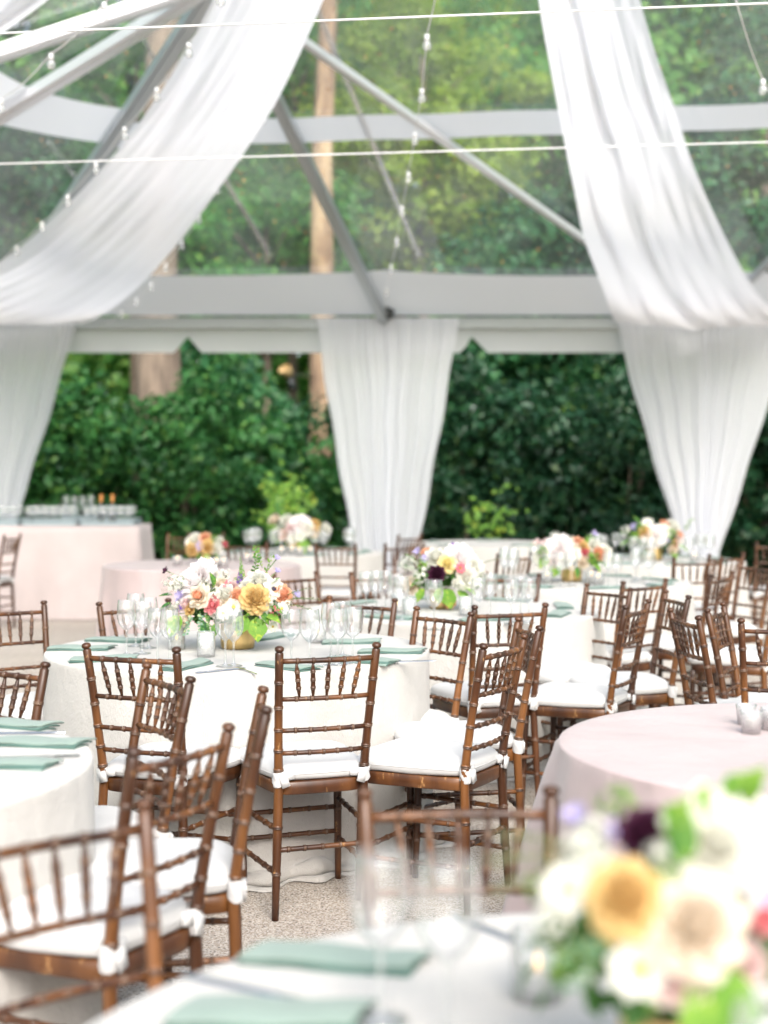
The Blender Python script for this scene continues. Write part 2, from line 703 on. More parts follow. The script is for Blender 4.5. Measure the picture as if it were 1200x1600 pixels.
def make_shrub(label, x, y, rad, h, leafm, seed, n_leaf=5200, lsize=.13):
    t = thing('hedge_shrub', label, 'shrub', (x, y, 0), 0, 'shrubs along the back of the tent')
    p, nr, c = clumps(60, n_leaf, (rad, rad * .75, h * .5), .38, seed)
    p = p + np.array([0, 0, h * .5])
    p[:, 2] = np.abs(p[:, 2] - .05) + .05
    obj('foliage', leaves_mesh('foliage', p, nr, lsize, leafm, seed), t)
    g = random.Random(seed)
    for k in range(3):
        mb = MB()
        a = g.uniform(0, 6.28)
        b1 = Vector((math.cos(a) * .15, math.sin(a) * .15, 0))
        b2 = Vector((math.cos(a) * rad * .5, abs(math.sin(a)) * rad * .3, h * .55))
        mb.tube([b1, (b1 + b2) / 2 + Vector((0, 0, .1)), b2], [.03, .02, .008], 6)
        obj('stem', mb.mesh('stem', M_bark2), t)
    return t


# two large trunks that show through the roof
make_tree('tall_tree', 'tall tree with straight tan trunk standing just left of the middle curtain', -1.04, 22.6, 15.5, (3.6, 3.6, 3.0), .235, M_lf_mid, M_bark, 16000, .22, 11, (.32, 0), 50, .9)
make_tree('tall_tree', 'tall tree with the broadest grey tan trunk seen behind the left swag', -3.45, 22.4, 15.5, (3.8, 3.8, 3.0), .40, M_lf_mid, M_bark2, 16000, .22, 12, (.1, 0), 50, .9)
TREES = [
    # name, label, x, y, crown z, radii, trunk r, leaf, n, seed
    ('broadleaf_tree', 'bright yellow green tree seen through the clear roof between the two swags', .75, 28, 8.0, (2.5, 2.2, 3.0), .14, M_lf_bright, 15000, 21),
    ('broadleaf_tree', 'fresh mid green tree low behind the left swag and tan trunk', -2.2, 27, 5.4, (2.2, 2.0, 2.0), .13, M_lf_mid, 13000, 22),
    ('broadleaf_tree', 'green tree above the left end of the tent roof', -5.0, 29.5, 8.2, (3.0, 2.4, 3.4), .16, M_lf_mid, 16000, 23),
    ('broadleaf_tree', 'dark tree at the far left beyond the corner of the tent', -8.0, 26, 6.6, (3.0, 2.5, 3.6), .17, M_lf_dark, 16000, 24),
    ('broadleaf_tree', 'low dark green tree just left of the right swag behind the roof edge', 2.9, 25, 4.6, (1.9, 1.7, 1.8), .12, M_lf_dark, 13000, 25),
    ('broadleaf_tree', 'green tree rising behind the head of the right swag', 3.4, 30, 9.0, (2.6, 2.2, 3.0), .15, M_lf_mid, 15000, 26),
    ('evergreen_tree', 'dense blue green evergreen filling the view right of the right swag', 6.2, 23.6, 5.6, (2.5, 2.1, 4.2), .18, M_lf_dark, 20000, 27),
    ('evergreen_tree', 'dark evergreen outermost on the right beyond the tent', 9.4, 24.5, 5.8, (2.6, 2.2, 4.6), .18, M_lf_dark, 18000, 28),
    ('broadleaf_tree', 'green tree filling the gap left of the tan trunk high up', -2.0, 32, 10.0, (2.6, 2.2, 3.2), .15, M_lf_mid, 14000, 29),
    ('broadleaf_tree', 'yellowish tree crown right behind the tan trunk at the top of the view', .4, 34, 13.2, (3.4, 2.5, 3.0), .2, M_lf_bright, 15000, 30),
]
for nm, lb, x, y, hz, rad, tr, lm, n, sd_ in TREES:
    make_tree(nm, lb, x, y, hz, rad, tr, lm, M_bark2, n, .17, sd_)

SH = [
    ('light green leafy shrub behind the left curtain and bar', -5.6, 20.9, 1.5, 2.9, M_lf_hedge),
    ('light green shrub between the left curtain and the broad trunk', -4.3, 20.6, 1.35, 3.0, M_lf_hedge),
    ('green shrub in front of the broad trunk', -3.1, 20.7, 1.3, 2.75, M_lf_hedge),
    ('tallest green shrub between the two trunks, peaking into the valance notch', -2.35, 20.9, 1.25, 3.25, M_lf_hedge),
    ('green shrub at the foot of the slimmer tan trunk', -1.25, 20.4, 1.05, 2.0, M_lf_hedge),
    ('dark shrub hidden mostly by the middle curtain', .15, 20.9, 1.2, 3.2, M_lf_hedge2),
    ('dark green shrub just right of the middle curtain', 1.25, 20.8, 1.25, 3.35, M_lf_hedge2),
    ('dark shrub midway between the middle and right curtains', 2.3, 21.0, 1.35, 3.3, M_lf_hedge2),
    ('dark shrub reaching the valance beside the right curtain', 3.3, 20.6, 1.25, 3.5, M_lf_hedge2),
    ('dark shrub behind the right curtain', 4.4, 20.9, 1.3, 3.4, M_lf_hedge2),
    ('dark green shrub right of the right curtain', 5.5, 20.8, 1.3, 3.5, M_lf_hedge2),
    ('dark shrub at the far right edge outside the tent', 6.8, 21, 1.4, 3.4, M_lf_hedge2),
    ('green shrub at the far left edge outside the tent', -7.2, 21, 1.6, 3.1, M_lf_hedge),
    ('green shrub farthest left outside the tent', -9.2, 21, 1.6, 3.0, M_lf_hedge),
]
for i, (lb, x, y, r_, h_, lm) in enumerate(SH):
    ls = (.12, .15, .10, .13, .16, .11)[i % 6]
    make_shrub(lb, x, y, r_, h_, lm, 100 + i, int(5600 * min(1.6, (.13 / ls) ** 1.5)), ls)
# second dark row closes the view behind the shrubs
g = np.random.default_rng(5)
n = 26000
p = np.stack([g.uniform(-14, 14, n), g.uniform(23.2, 24.6, n), g.uniform(0, 3.9, n)], axis=1)
p[:, 2] *= .8 + .2 * np.sin(p[:, 0] * 1.7)
o = obj('undergrowth', leaves_mesh('undergrowth', p, np.tile([0, -1., .5], (n, 1)), .2, M_lf_dark, 9))
o['kind'] = 'stuff'
n = 230000
p = np.stack([g.uniform(-30, 30, n), g.uniform(37, 50, n), g.uniform(0, 27, n)], axis=1)
blob = np.sin(p[:, 0] * .9 + 2 * np.sin(p[:, 2] * .5)) + np.sin(p[:, 2] * 1.1 + p[:, 0] * .35)
p = p[blob > -1.75]
o = obj('far_wood', leaves_mesh('far_wood', p, np.tile([0, -1., .8], (len(p), 1)), .55, M_lf_wood, 10))
o['kind'] = 'stuff'
# woods to both sides of the terrace
for sx in (-1, 1):
    n = 30000
    p = np.stack([sx * g.uniform(15, 20, n), g.uniform(-12, 38, n), g.uniform(0, 13, n)], axis=1)
    o = obj('side_wood', leaves_mesh('side_wood', p, np.tile([-sx * 1., 0, .8], (n, 1)), .42, M_lf_mid, 11 + sx))
    o['kind'] = 'stuff'

# a young lime shoot in front of the dark shrubs
for lb, q, n_ in (('small lime green shoot in front of the dark shrubs right of the middle curtain', at(765, 815, 18.9), 70),
                  ('tall lime green shoot in front of the tan trunk behind the far flowers', at(445, 785, 18.8), 150)):
    t = thing('young_plant', lb, 'plant', (q.x, q.y, 0))
    gg = np.random.default_rng(int(q.x * 100) + 900)
    p = gg.normal(size=(n_, 3)) * [.17, .12, .2] + [0, 0, q.z]
    obj('foliage', leaves_mesh('foliage', p, np.tile([0, -1., .6], (n_, 1)), .11, M_fl_lime, 3, .7), t)
    mb = MB()
    mb.tube([(0, 0, 0), (.02, 0, q.z * .5), (0, 0, q.z)], [.015, .01, .005], 6)
    obj('stem', mb.mesh('stem', M_stem), t)

# ------------------------------------------------------------------ tent
ZE, YE = 3.43, 18.0                       # eave height and distance
APEX = Vector((-1.42, 12.5, 5.80))
NODE_M = Vector((0.03, YE, ZE))
NODE_R = Vector((3.94, YE, ZE))
NODE_L = Vector((-4.88, YE, ZE))
NODE_L2 = Vector((-7.3, 15.6, ZE))
NODE_L3 = Vector((-8.0, 12.0, ZE))
APEX_R = Vector((5.8, 12.5, 5.80))
tent = thing('clear_roof_tent', 'large frame tent with clear vinyl roof and aluminium rafters over the tables', 'tent')


def roofz(Y):
    return ZE + (YE - Y) * (APEX.z - ZE) / (YE - APEX.y)


UP = Vector((0, 0, .02))
roofs = [
    [NODE_L, NODE_M, APEX],
    [NODE_M, NODE_R, APEX],
    [NODE_R, APEX_R, APEX],
    [NODE_R, Vector((9.6, YE, ZE)), APEX_R],
    [NODE_L2, NODE_L, APEX],
    [NODE_L3, NODE_L2, APEX],
    [Vector((-8, 5, ZE)), NODE_L3, APEX, Vector((-1.42, 5, 5.8))],
    [Vector((-8, -3, ZE)), Vector((-8, 5, ZE)), Vector((-1.42, 5, 5.8)), Vector((-1.42, -3, 5.8))],
    [Vector((-1.42, 5, 5.8)), APEX, APEX_R, Vector((5.8, 5, 5.8))],
    [Vector((-1.42, -3, 5.8)), Vector((-1.42, 5, 5.8)), Vector((5.8, 5, 5.8)), Vector((5.8, -3, 5.8))],
]
for q in roofs:
    mb = MB()
    mb.add([p + UP for p in q], [tuple(range(len(q)))])
    obj('roof_panel', mb.mesh('roof_panel', M_clear, False), tent)


def rafter(a, b, w=.115, h=.12, m=M_alu):
    mb = MB()
    a, b = Vector(a), Vector(b)
    dn = Vector((0, 0, -.09))
    mb.bar(a + dn, b + dn, w * .55, h)
    t = (b - a).normalized()
    x = t.cross(Vector((0, 0, 1))).normalized()
    for s_ in (-1, 1):
        mb.bar(a + dn + x * s_ * w * .4, b + dn + x * s_ * w * .4, w * .22, h * .72)
    return obj('rafter', mb.mesh('rafter', m, False), tent)


rafter(NODE_M, APEX, .12)
rafter(NODE_R, APEX, .085, .08, M_alub)
rafter(NODE_L, APEX, .15)
rafter(NODE_L2, APEX, .17, .12, M_alub)
rafter(NODE_L3, APEX, .2, .13, M_alub)
rafter(NODE_R, APEX_R, .09, .08)
rafter((9.6, YE, ZE), APEX_R)
rafter((-8, 5, ZE), (-1.42, 5, 5.8))
rafter((-1.42, -3, 5.8), APEX)
rafter(APEX_R, APEX)
rafter((5.8, 5, 5.8), (-1.42, 5, 5.8))

# narrow clear seams welded between the roof sheets
dL1 = (APEX - NODE_M)
M_seam = glass_mat('vinyl_seam', milk=.25, lo=.1)
for X0, k0, k1 in ((-.95, .24, 1.0), (-2.5, .24, .6), (.75, .24, .95), (2.9, .24, 1), (5.2, .24, 1), (6.6, .24, 1)):
    a = Vector((X0, YE, ZE)) + dL1 * k0 + Vector((0, 0, -.015))
    b = Vector((X0, YE, ZE)) + dL1 * k1 + Vector((0, 0, -.015))
    mb = MB()
    mb.bar(a, b, .055, .008, up=(0, .4, 1))
    obj('seam', mb.mesh('seam', M_seam, False), tent)

# white vinyl band round the roof
def strip(name, rows, m, dz=0.0, th=.006):
    mb = MB()
    mb.grid(rows)
    o = obj(name, mb.mesh(name, m), tent)
    return o


def on_roof(x, y, dz=-.03):
    Y = 22174 / (1727 - y)
    return Vector(((x - 600) / F * Y, Y, roofz(Y) + dz))


xs = np.linspace(178, 1420, 40)
row1, row2 = [], []
for i, x in enumerate(xs):
    sag = 3 * math.sin(i * .9)
    yc = 199 - (x - 430) * .030
    row1.append(on_roof(x, yc - 20 + sag * .3))
    row2.append(on_roof(x, yc + 19 + sag * .3))
strip('roof_band', [row1, row2], M_vinylw)
# band on the left facets
zb0, zb1 = roofz(14.7), roofz(14.2)


def facet(N1, z):
    k = (APEX.z - z) / (APEX.z - ZE)
    return APEX + (N1 - APEX) * k + Vector((0, 0, -.03))


for A_, B_ in ((NODE_L, NODE_L2), (NODE_L2, NODE_L3)):
    r1, r2 = [], []
    for i in range(13):
        k = i / 12
        s_ = math.sin(PI * k) * .02
        r1.append(facet(A_, zb1).lerp(facet(B_, zb1), k) + Vector((0, 0, -s_)))
        r2.append(facet(A_, zb0).lerp(facet(B_, zb0), k) + Vector((0, 0, -s_)))
    strip('roof_band', [r1, r2], M_vinylw)

# eave strip with scalloped upper edge, beam and valance, bay by bay
BAYS = [(-4.88, .03), (.03, 3.94), (3.94, 8.6)]
for x0, x1 in BAYS:
    r1, r2 = [], []
    for i in range(25):
        k = i / 24
        X = x0 + (x1 - x0) * k
        Yt = 16.92 + .12 * math.sin(PI * k) ** .7
        r1.append(Vector((X, Yt, roofz(Yt) - .035)))
        r2.append(Vector((X, YE - .02, ZE + .02)))
    strip('eave_strip', [r1, r2], M_flap)
    mb = MB()
    mb.box(((x0 + x1) / 2, YE, ZE - .075), (x1 - x0 - .02, .12, .13))
    mb.box(((x0 + x1) / 2, YE - .065, ZE - .05), (x1 - x0 - .02, .02, .02))
    obj('eave_beam', mb.mesh('eave_beam', mat('beam_grey', (.42, .46, .46), .45), False), tent)
    mb = MB()
    c = x0 + (x1 - x0) * (.5 if x0 < 3 else .45)
    if x0 < -1:
        c = -2.42
    elif x0 < 1:
        c = 1.08
    zt, zb = ZE - .14, ZE - .435
    for (a, b) in ((x0 + .02, c), (c, x1 - .02)):
        n_ = 14
        top, mid, bot = [], [], []
        for i in range(n_ + 1):
            k = i / n_
            X = a + (b - a) * k
            wv = .014 * math.sin(X * 7)
            e = min(abs(X - c) / .13, 1)
            z_ = zb + (1 - e) ** 1.2 * .2
            top.append((X, YE + .03 + wv * .2, zt))
            mid.append((X, YE + .03 + wv, (zt + z_) / 2))
            bot.append((X, YE + .03 + wv * 1.6, z_))
        mb.grid([top, mid, bot])
    obj('valance', mb.mesh('valance', M_vinylw), tent)
# left facet eave
for a, b in ((NODE_L, NODE_L2), (NODE_L2, NODE_L3), (NODE_L3, Vector((-8, 5, ZE)))):
    mb = MB()
    mb.bar(a + Vector((0, 0, -.075)), b + Vector((0, 0, -.075)), .12, .13)
    obj('eave_beam', mb.mesh('eave_beam', M_alu, False), tent)
    mb = MB()
    mb.add([a + Vector((0, .03, -.14)), b + Vector((0, .03, -.14)), b + Vector((0, .03, -.43)), a + Vector((0, .03, -.43))], [(0, 1, 2, 3)])
    obj('valance', mb.mesh('valance', M_vinylw, False), tent)
for nd in (NODE_L, NODE_M, NODE_R, NODE_L2, NODE_L3, Vector((-8, 5, ZE)), Vector((9.6, YE, ZE))):
    mb = MB()
    mb.box((nd.x, nd.y + .07, (ZE - .14) / 2), (.09, .09, ZE - .14))
    obj('pole', mb.mesh('pole', M_alu, False), tent)
mb = MB()
mb.box((NODE_M.x + .02, YE - .16, ZE + .03), (.12, .14, .13), Matrix.Rotation(.5, 3, 'Y'))
mb.tube([(NODE_M.x - .05, YE - .2, ZE + .06), (NODE_M.x + .1, YE - .22, ZE - .02)], .02, 8)
obj('bracket', mb.mesh('bracket', M_black, False), tent)
mb = MB()
mb.box((NODE_L2.x, NODE_L2.y, ZE), (.2, .2, .2))
obj('bracket', mb.mesh('bracket', M_black, False), tent)

# tie cables at eave height
for nm, (ya, yb, Y_) in {'upper': (52, 5, 6.3), 'lower': (256, 222, 8.9)}.items():
    a = at(0, ya, Y_)
    b = at(1200, yb, Y_)
    d = (b - a) / (b - a).x
    A_ = a + d * (-8 - a.x)
    B_ = a + d * (9 - a.x)
    mb = MB()
    mb.tube([A_, a.lerp(b, .5), B_], .0048, 8)
    o = obj('tie_cable', mb.mesh('tie_cable', M_cable))
    tag(o, 'white tie cable stretched across the tent, %s of the two' % nm, 'cable', 'tie cables across the tent')

# fallen petals and leaf bits lying on the roof
n = 900
Y = rng.uniform(12.6, 17.2, n)
X = rng.uniform(-5, 7, n)
p = np.stack([X, Y, ZE + (YE - Y) * (APEX.z - ZE) / (YE - APEX.y) + .04], axis=1)
M_fleck = mat('fallen_leaf', (.50, .24, .06), .8)
o = obj('fallen_leaves', leaves_mesh('fallen_leaves', p, np.tile([0, .4, 1.], (n, 1)), .034, M_fleck, 4, .7))
o['kind'] = 'stuff'


# ------------------------------------------------------------------ drapes and curtains
def interp(tbl, v):
    ks = [t[0] for t in tbl]
    return [float(np.interp(v, ks, [t[i] for t in tbl])) for i in range(1, len(tbl[0]))]


def smooth_tbl(tbl, n):
    ts = np.linspace(tbl[0][0], tbl[-1][0], n)
    raw = np.array([interp(tbl, t) for t in ts])
    k = max(3, n // 10) | 1
    pad = k // 2
    ext = np.concatenate([2 * raw[:1] - raw[pad:0:-1], raw, 2 * raw[-1:] - raw[-2:-pad - 2:-1]])
    return ts, np.stack([np.convolve(ext[:, i], np.ones(k) / k, 'valid') for i in range(raw.shape[1])], axis=1)


def swag(label, tbl, seed, nf=6, amp=.07, nj=90, ni=60):
    """tbl rows: t, left x, left y, right x, right y, distance left, distance right"""
    g = random.Random(seed)
    ts, T_ = smooth_tbl(tbl, ni)
    fr = [(g.uniform(.6, 1.4) * nf * PI, g.uniform(0, 6), g.uniform(.5, 1)) for _ in range(4)]
    rows = []
    for t, (lx, ly, rx, ry, dl, dr) in zip(ts, T_):
        A_ = at(lx, ly, dl)
        B_ = at(rx, ry, dr)
        row = []
        for j in range(nj + 1):
            k = j / nj
            p = A_.lerp(B_, k)
            f_ = sum(a * math.sin(w * k + ph + .5 * t) for w, ph, a in fr) / 2.2
            f_ += .16 * abs(math.sin(nf * 1.7 * PI * k + fr[0][1])) + .20 * math.sin(31 * k + 2 * t) + .12 * math.sin(52 * k - 3 * t)
            p = p + Vector((.25, -.9, -.35)) * f_ * amp * (1 + .4 * math.sin(3 * t))
            belly = 4 * k * (1 - k) * .12
            row.append(p + Vector((0, -belly, -belly * .6)))
        rows.append(row)
    mb = MB()
    mb.grid(rows)
    o = obj('ceiling_drape', mb.mesh('ceiling_drape', M_drape))
    return tag(o, label, 'drape', 'white swags under the roof')


swag('wide white sheer swag sweeping from upper centre down to the left curtain', [
    (0, -250, 492, 128, 506, 17.75, 17.75),
    (.6, -170, 470, 160, 494, 17.3, 17.1),
    (1.2, -80, 440, 205, 463, 16.6, 16.1),
    (2, 0, 418, 270, 392, 15.6, 14.9),
    (3, 105, 322, 338, 302, 14.0, 13.6),
    (4, 185, 235, 402, 208, 12.7, 12.4),
    (5, 255, 140, 456, 112, 11.6, 11.3),
    (6, 335, 0, 506, 0, 10.3, 10.2),
    (7, 400, -160, 560, -150, 9.2, 9.2),
    (9, 520, -520, 680, -510, 7.6, 7.6)], 3)
swag('white sheer swag falling steeply from upper right to the right curtain', [
    (0, 963, 505, 1236, 505, 17.75, 17.75),
    (1, 950, 468, 1196, 480, 16.9, 17.0),
    (2, 927, 410, 1142, 395, 15.9, 15.6),
    (3, 905, 330, 1098, 300, 14.5, 14.1),
    (4, 884, 240, 1066, 215, 13.0, 12.8),
    (5, 862, 130, 1036, 120, 11.7, 11.6),
    (6, 838, 0, 1000, 0, 10.4, 10.4),
    (7, 812, -150, 962, -150, 9.3, 9.3),
    (9, 750, -500, 890, -500, 7.7, 7.7)], 5)
swag('white swag cut off by the top left corner of the view', [
    (0, -700, 330, -560, 420, 12.0, 12.4),
    (1, -420, 160, -260, 240, 11.0, 11.2),
    (2, -200, 20, -10, 62, 9.8, 9.9),
    (3, -90, -60, 95, -12, 9.2, 9.2),
    (4, 60, -220, 240, -150, 8.5, 8.5),
    (6, 330, -560, 480, -540, 7.4, 7.4)], 8)


def curtain(label, xt0, xt1, xb0, xb1, Y_, seed, npl):
    """gathered at the foot, pleated at the head"""
    g = random.Random(seed)
    ztop = ZE - .02
    zg = .55
    s_ = Y_ / F
    X0, X1, x0, x1 = [(v - 600) * s_ for v in (xt0, xt1, xb0, xb1)]
    nj, ni = npl * 8, 44
    ph = [g.uniform(0, 6.28) for _ in range(5)]
    rows = []
    for i in range(ni + 1):
        k = i / ni
        z = ztop * (1 - k) + .02 * k
        q = min(1, (ztop - z) / (ztop - zg))
        q2 = q ** 1.12
        a, b = X0 + (x0 - X0) * q2, X1 + (x1 - X1) * q2
        row = []
        for j in range(nj + 1):
            u = j / nj
            uu = u + .028 * math.sin(9 * u + ph[0] + 1.2 * k) + .016 * math.sin(23 * u + ph[1] - .8 * k)
            amp = .012 + .020 * q + .006 * math.sin(5 * u + ph[2])
            f_ = (.35 + .65 * math.sin(4.3 * u + ph[4]) ** 2) * math.sin(2 * PI * npl * uu + .8 * math.sin(3 * k + 5 * u)) + .9 * math.sin(2 * PI * npl * .43 * uu + ph[3])
            row.append((a + (b - a) * u + .01 * math.sin(20 * k + u * 7), Y_ + amp * f_, z))
        rows.append(row)
    mb = MB()
    mb.grid(rows)
    o = obj('curtain', mb.mesh('curtain', M_curt))
    return tag(o, label, 'curtain', 'white curtains hung at the tent poles')


curtain('white pleated curtain hung at the middle pole, gathered narrow at the foot', 494, 716, 553, 652, 17.85, 1, 16)
curtain('white pleated curtain at the right pole, widest at the top', 962, 1236, 1066, 1124, 17.85, 2, 18)
curtain('white pleated curtain at the left corner above the bar', -170, 119, -90, 8, 17.85, 3, 18)

# ------------------------------------------------------------------ string lights
mb = MB()
mb.tube([(0, 0, .0), (0, 0, -.045)], [.018, .02], 10)
me_sock = mb.mesh('socket', M_white)
mb = MB()
mb.lathe([(.012, -.04), (.026, -.06), (.033, -.085), (.026, -.11), (.0, -.12)], 12)
me_bulb = mb.mesh('bulb', M_bulb)


def light_string(label, pts, extra0=None, extra1=None):
    t = thing('string_light', label, 'string light', (0, 0, 0), 0, 'strings of clear bulbs under the roof')
    P = [at(*p) for p in pts]
    path = ([at(*extra0)] if extra0 else []) + P + ([at(*extra1)] if extra1 else [])
    mb = MB()
    full = []
    for a, b in zip(path[:-1], path[1:]):
        for i in range(4):
            k = i / 4
            full.append(a.lerp(b, k) + Vector((0, 0, -.03 * math.sin(PI * k))))
    full.append(path[-1])
    mb.tube(full, .004, 5)
    obj('cord', mb.mesh('cord', M_white), t)
    for p in P:
        o = obj('socket', me_sock, t, Matrix.Translation(p) @ Matrix.Scale(.82, 4))
        obj('bulb', me_bulb, o)


def depths(pts, d0, d1, p_=1.0):
    n = len(pts)
    return [(x, y - 6, d0 + (d1 - d0) * (i / (n - 1)) ** p_) for i, (x, y) in enumerate(pts)]


light_string('string of clear bulbs rising from the middle pole at the centre',
             depths([(604, 457), (611, 420), (620, 378), (628, 328), (638, 275), (648, 213), (659, 145), (667, 60)], 17.2, 8.8), (600, 488, 17.8), (690, -60, 7.9))
light_string('string of clear bulbs emerging below the left swag',
             depths([(190, 492), (213, 472), (236, 448), (259, 418), (284, 382), (311, 342), (340, 295), (374, 243), (410, 185)], 17.5, 14.0), (165, 505, 17.7), (450, 110, 13.2))
light_string('string of clear bulbs along the left edge of the left swag',
             depths([(26, 390), (66, 353), (106, 311), (150, 260), (195, 205), (245, 143), (295, 73), (345, -10)], 14.2, 8.6), (-30, 430, 15.2), None)
light_string('short string of bulbs in the top left corner', depths([(2, 160), (80, 90), (163, 10), (260, -90)], 9.6, 7.6), (-120, 250, 10.6), None)
light_string('single bulb and cord at the top right corner', depths([(1192, 130), (1262, 250)], 9.0, 10.2), (1150, 0, 8.0), None)

# ------------------------------------------------------------------ floodlight fixed to the tan trunk
q = at(452, 588, 21.6)
t = thing('floodlight', 'small tan and black floodlight hanging beside the tan trunk', 'lamp', q)
mb = MB()
mb.lathe([(.0, .0), (.07, .0), (.10, .14), (.10, .16)], 12)
o = obj('shade', mb.mesh('shade', mat('tan_metal', (.5, .36, .18), .4)), t)
o.rotation_euler = (R(35), R(-30), 0)
mb = MB()
mb.tube([(.0, 0, -.0), (.06, 0, -.2)], .05, 10)
mb.tube([(0, 0, 0), (.12, .3, .05), (.3, .9, .05)], .015, 6)
obj('housing', mb.mesh('housing', M_black), t)


# ------------------------------------------------------------------ tablecloths
def cloth(name, label, cx, cy, rad, m, seed, nf=14, flare=.04, pool=.05, H=.76, amp=.03, group=None, pw=.8):
    g = random.Random(seed)
    NA, NT = 260, 30
    comp = [(nf + g.randint(-6, 6), g.uniform(0, 6.28), g.uniform(.4, 1)) for _ in range(4)]
    comp += [(g.randint(3, 6), g.uniform(0, 6.28), .5)]
    P = []

    def ring(r, z, k, extra=0.0):
        row = []
        for j in range(NA):
            a = 2 * PI * j / NA
            f_ = sum(w * math.sin(n_ * a + ph + .5 * k * math.sin(a * 3 + ph)) for n_, ph, w in comp) / 2.2
            rr = r + amp * (k ** pw) * f_
            if extra:
                rr += extra * (.6 + .5 * math.sin(a * 23 + seed) * math.sin(a * 7 + 2 * seed))
            row.append((cx + rr * math.cos(a), cy + rr * math.sin(a), z))
        return row
    for r in (.02, .25, .5, .7, .85, .95):
        P.append(ring(rad * r, H + .0012 * math.sin(40 * r), 0))
    P.append(ring(rad - .006, H - .0005, 0))
    P.append(ring(rad - .0015, H - .003, 0))
    P.append(ring(rad, H - .008, .0))
    P.append(ring(rad + .001, H - .016, .02))
    for i in range(1, NT + 1):
        k = i / NT
        z = (H - .016) * (1 - k) + .055 * k
        P.append(ring(rad + flare * k, z, k))
    if pool:
        for e, z in ((.25, .055), (.55, .050), (.85, .030), (.75, .014), (.45, .012), (.6, .006), (1.0, .018), (1.25, .012), (1.3, .004)):
            row = []
            for j, p_ in enumerate(ring(rad + flare, z, 1, pool * e)):
                a = 2 * PI * j / NA
                row.append((p_[0], p_[1], max(.003, p_[2] * (1 + .55 * math.sin(a * 17 + seed) * math.sin(a * 5 + e)))))
            P.append(row)
    mb = MB()
    mb.grid(P, closed=True)
    n0 = len(P) * NA
    mb.add([(cx, cy, H)] + P[0], [(0, 1 + j, 1 + (j + 1) % NA) for j in range(NA)])
    o = obj(name, mb.mesh(name, m))
    return tag(o, label, 'tablecloth', group)


TW = 'round tables under ivory linen'
T0, T1, T2, T3 = (-1.53, 3.65), (-.61, 6.15), (.38, 7.95), (.34, 1.66)
T4, T5, T7, T8 = (1.30, 10.0), (2.28, 12.5), (-.78, 13.8), (1.10, 15.6)
P1, P2 = (1.22, 3.95), (-1.48, 11.9)
cloth('tablecloth', 'ivory linen cloth on the round table at the left edge with chairs crowded before it', *T0, .79, M_linen, 1, group=TW)
cloth('tablecloth', 'ivory linen cloth pooling on the ground under the sharpest, central bouquet', *T1, .80, M_linen, 2, 11, .015, .09, amp=.045, group=TW)
cloth('tablecloth', 'ivory linen cloth on the second table back, behind the central one', *T2, .80, M_linen, 3, group=TW)
cloth('tablecloth', 'blurred ivory cloth on the nearest table at the bottom of the view', *T3, .79, M_linen, 4, group=TW)
cloth('tablecloth', 'ivory cloth on the table under the bouquet with coral flowers, right of centre', *T4, .79, M_linen, 5, group=TW)
cloth('tablecloth', 'ivory cloth on the table in front of the right curtain', *T5, .79, M_linen, 6, group=TW)
cloth('tablecloth', 'ivory cloth on the far table left of the middle curtain foot', *T7, .79, M_linen, 7, group=TW)
cloth('tablecloth', 'ivory cloth on the bare farthest table against the dark shrubs', *T8, .85, M_linen, 8, group=TW)
cloth('tablecloth', 'blush satin cloth on the large round table at the right edge', *P1, .745, M_pink, 9, 15, .13, .0, amp=.085, pw=.5, group='blush satin cloths')
cloth('tablecloth', 'blush satin cloth on the small far table in front of the bar', *P2, .80, M_pink, 10, 15, .06, .0, amp=.04, group='blush satin cloths')

# bar table
bar = MB()
BX0, BX1, BY0, BY1, BH = -5.6, -2.52, 15.0, 15.85, .965
P = []
per = []
for i in range(60):
    per.append((BX0 + (BX1 - BX0) * i / 60, BY0, 0, -1))
for i in range(18):
    per.append((BX1, BY0 + (BY1 - BY0) * i / 18, 1, 0))
for i in range(60):
    per.append((BX1 - (BX1 - BX0) * i / 60, BY1, 0, 1))
for i in range(18):
    per.append((BX0, BY1 - (BY1 - BY0) * i / 18, -1, 0))
for i in range(14):
    k = max(0, (i - 1) / 12)
    z = BH - .01 * (i > 0) - k * (BH - .02)
    row = []
    for j, (x, y, nx, ny) in enumerate(per):
        s_ = j * .11
        w = k ** .8 * (.03 * math.sin(s_ * 4) + .016 * math.sin(s_ * 11 + 1) * math.sin(s_ * 2) + .06) - (.012 if i == 0 else 0)
        row.append((x + nx * w, y + ny * w, z))
    P.append(row)
bar.grid(P, closed=True)
bar.add([P[0][0], P[0][60], P[0][78], P[0][138]], [(0, 1, 2, 3)])
o = obj('bar_tablecloth', bar.mesh('bar_tablecloth', M_bar))
tag(o, 'pale blush cloth to the ground over the tall bar table at the left', 'tablecloth')


# ------------------------------------------------------------------ chair
MARK = []


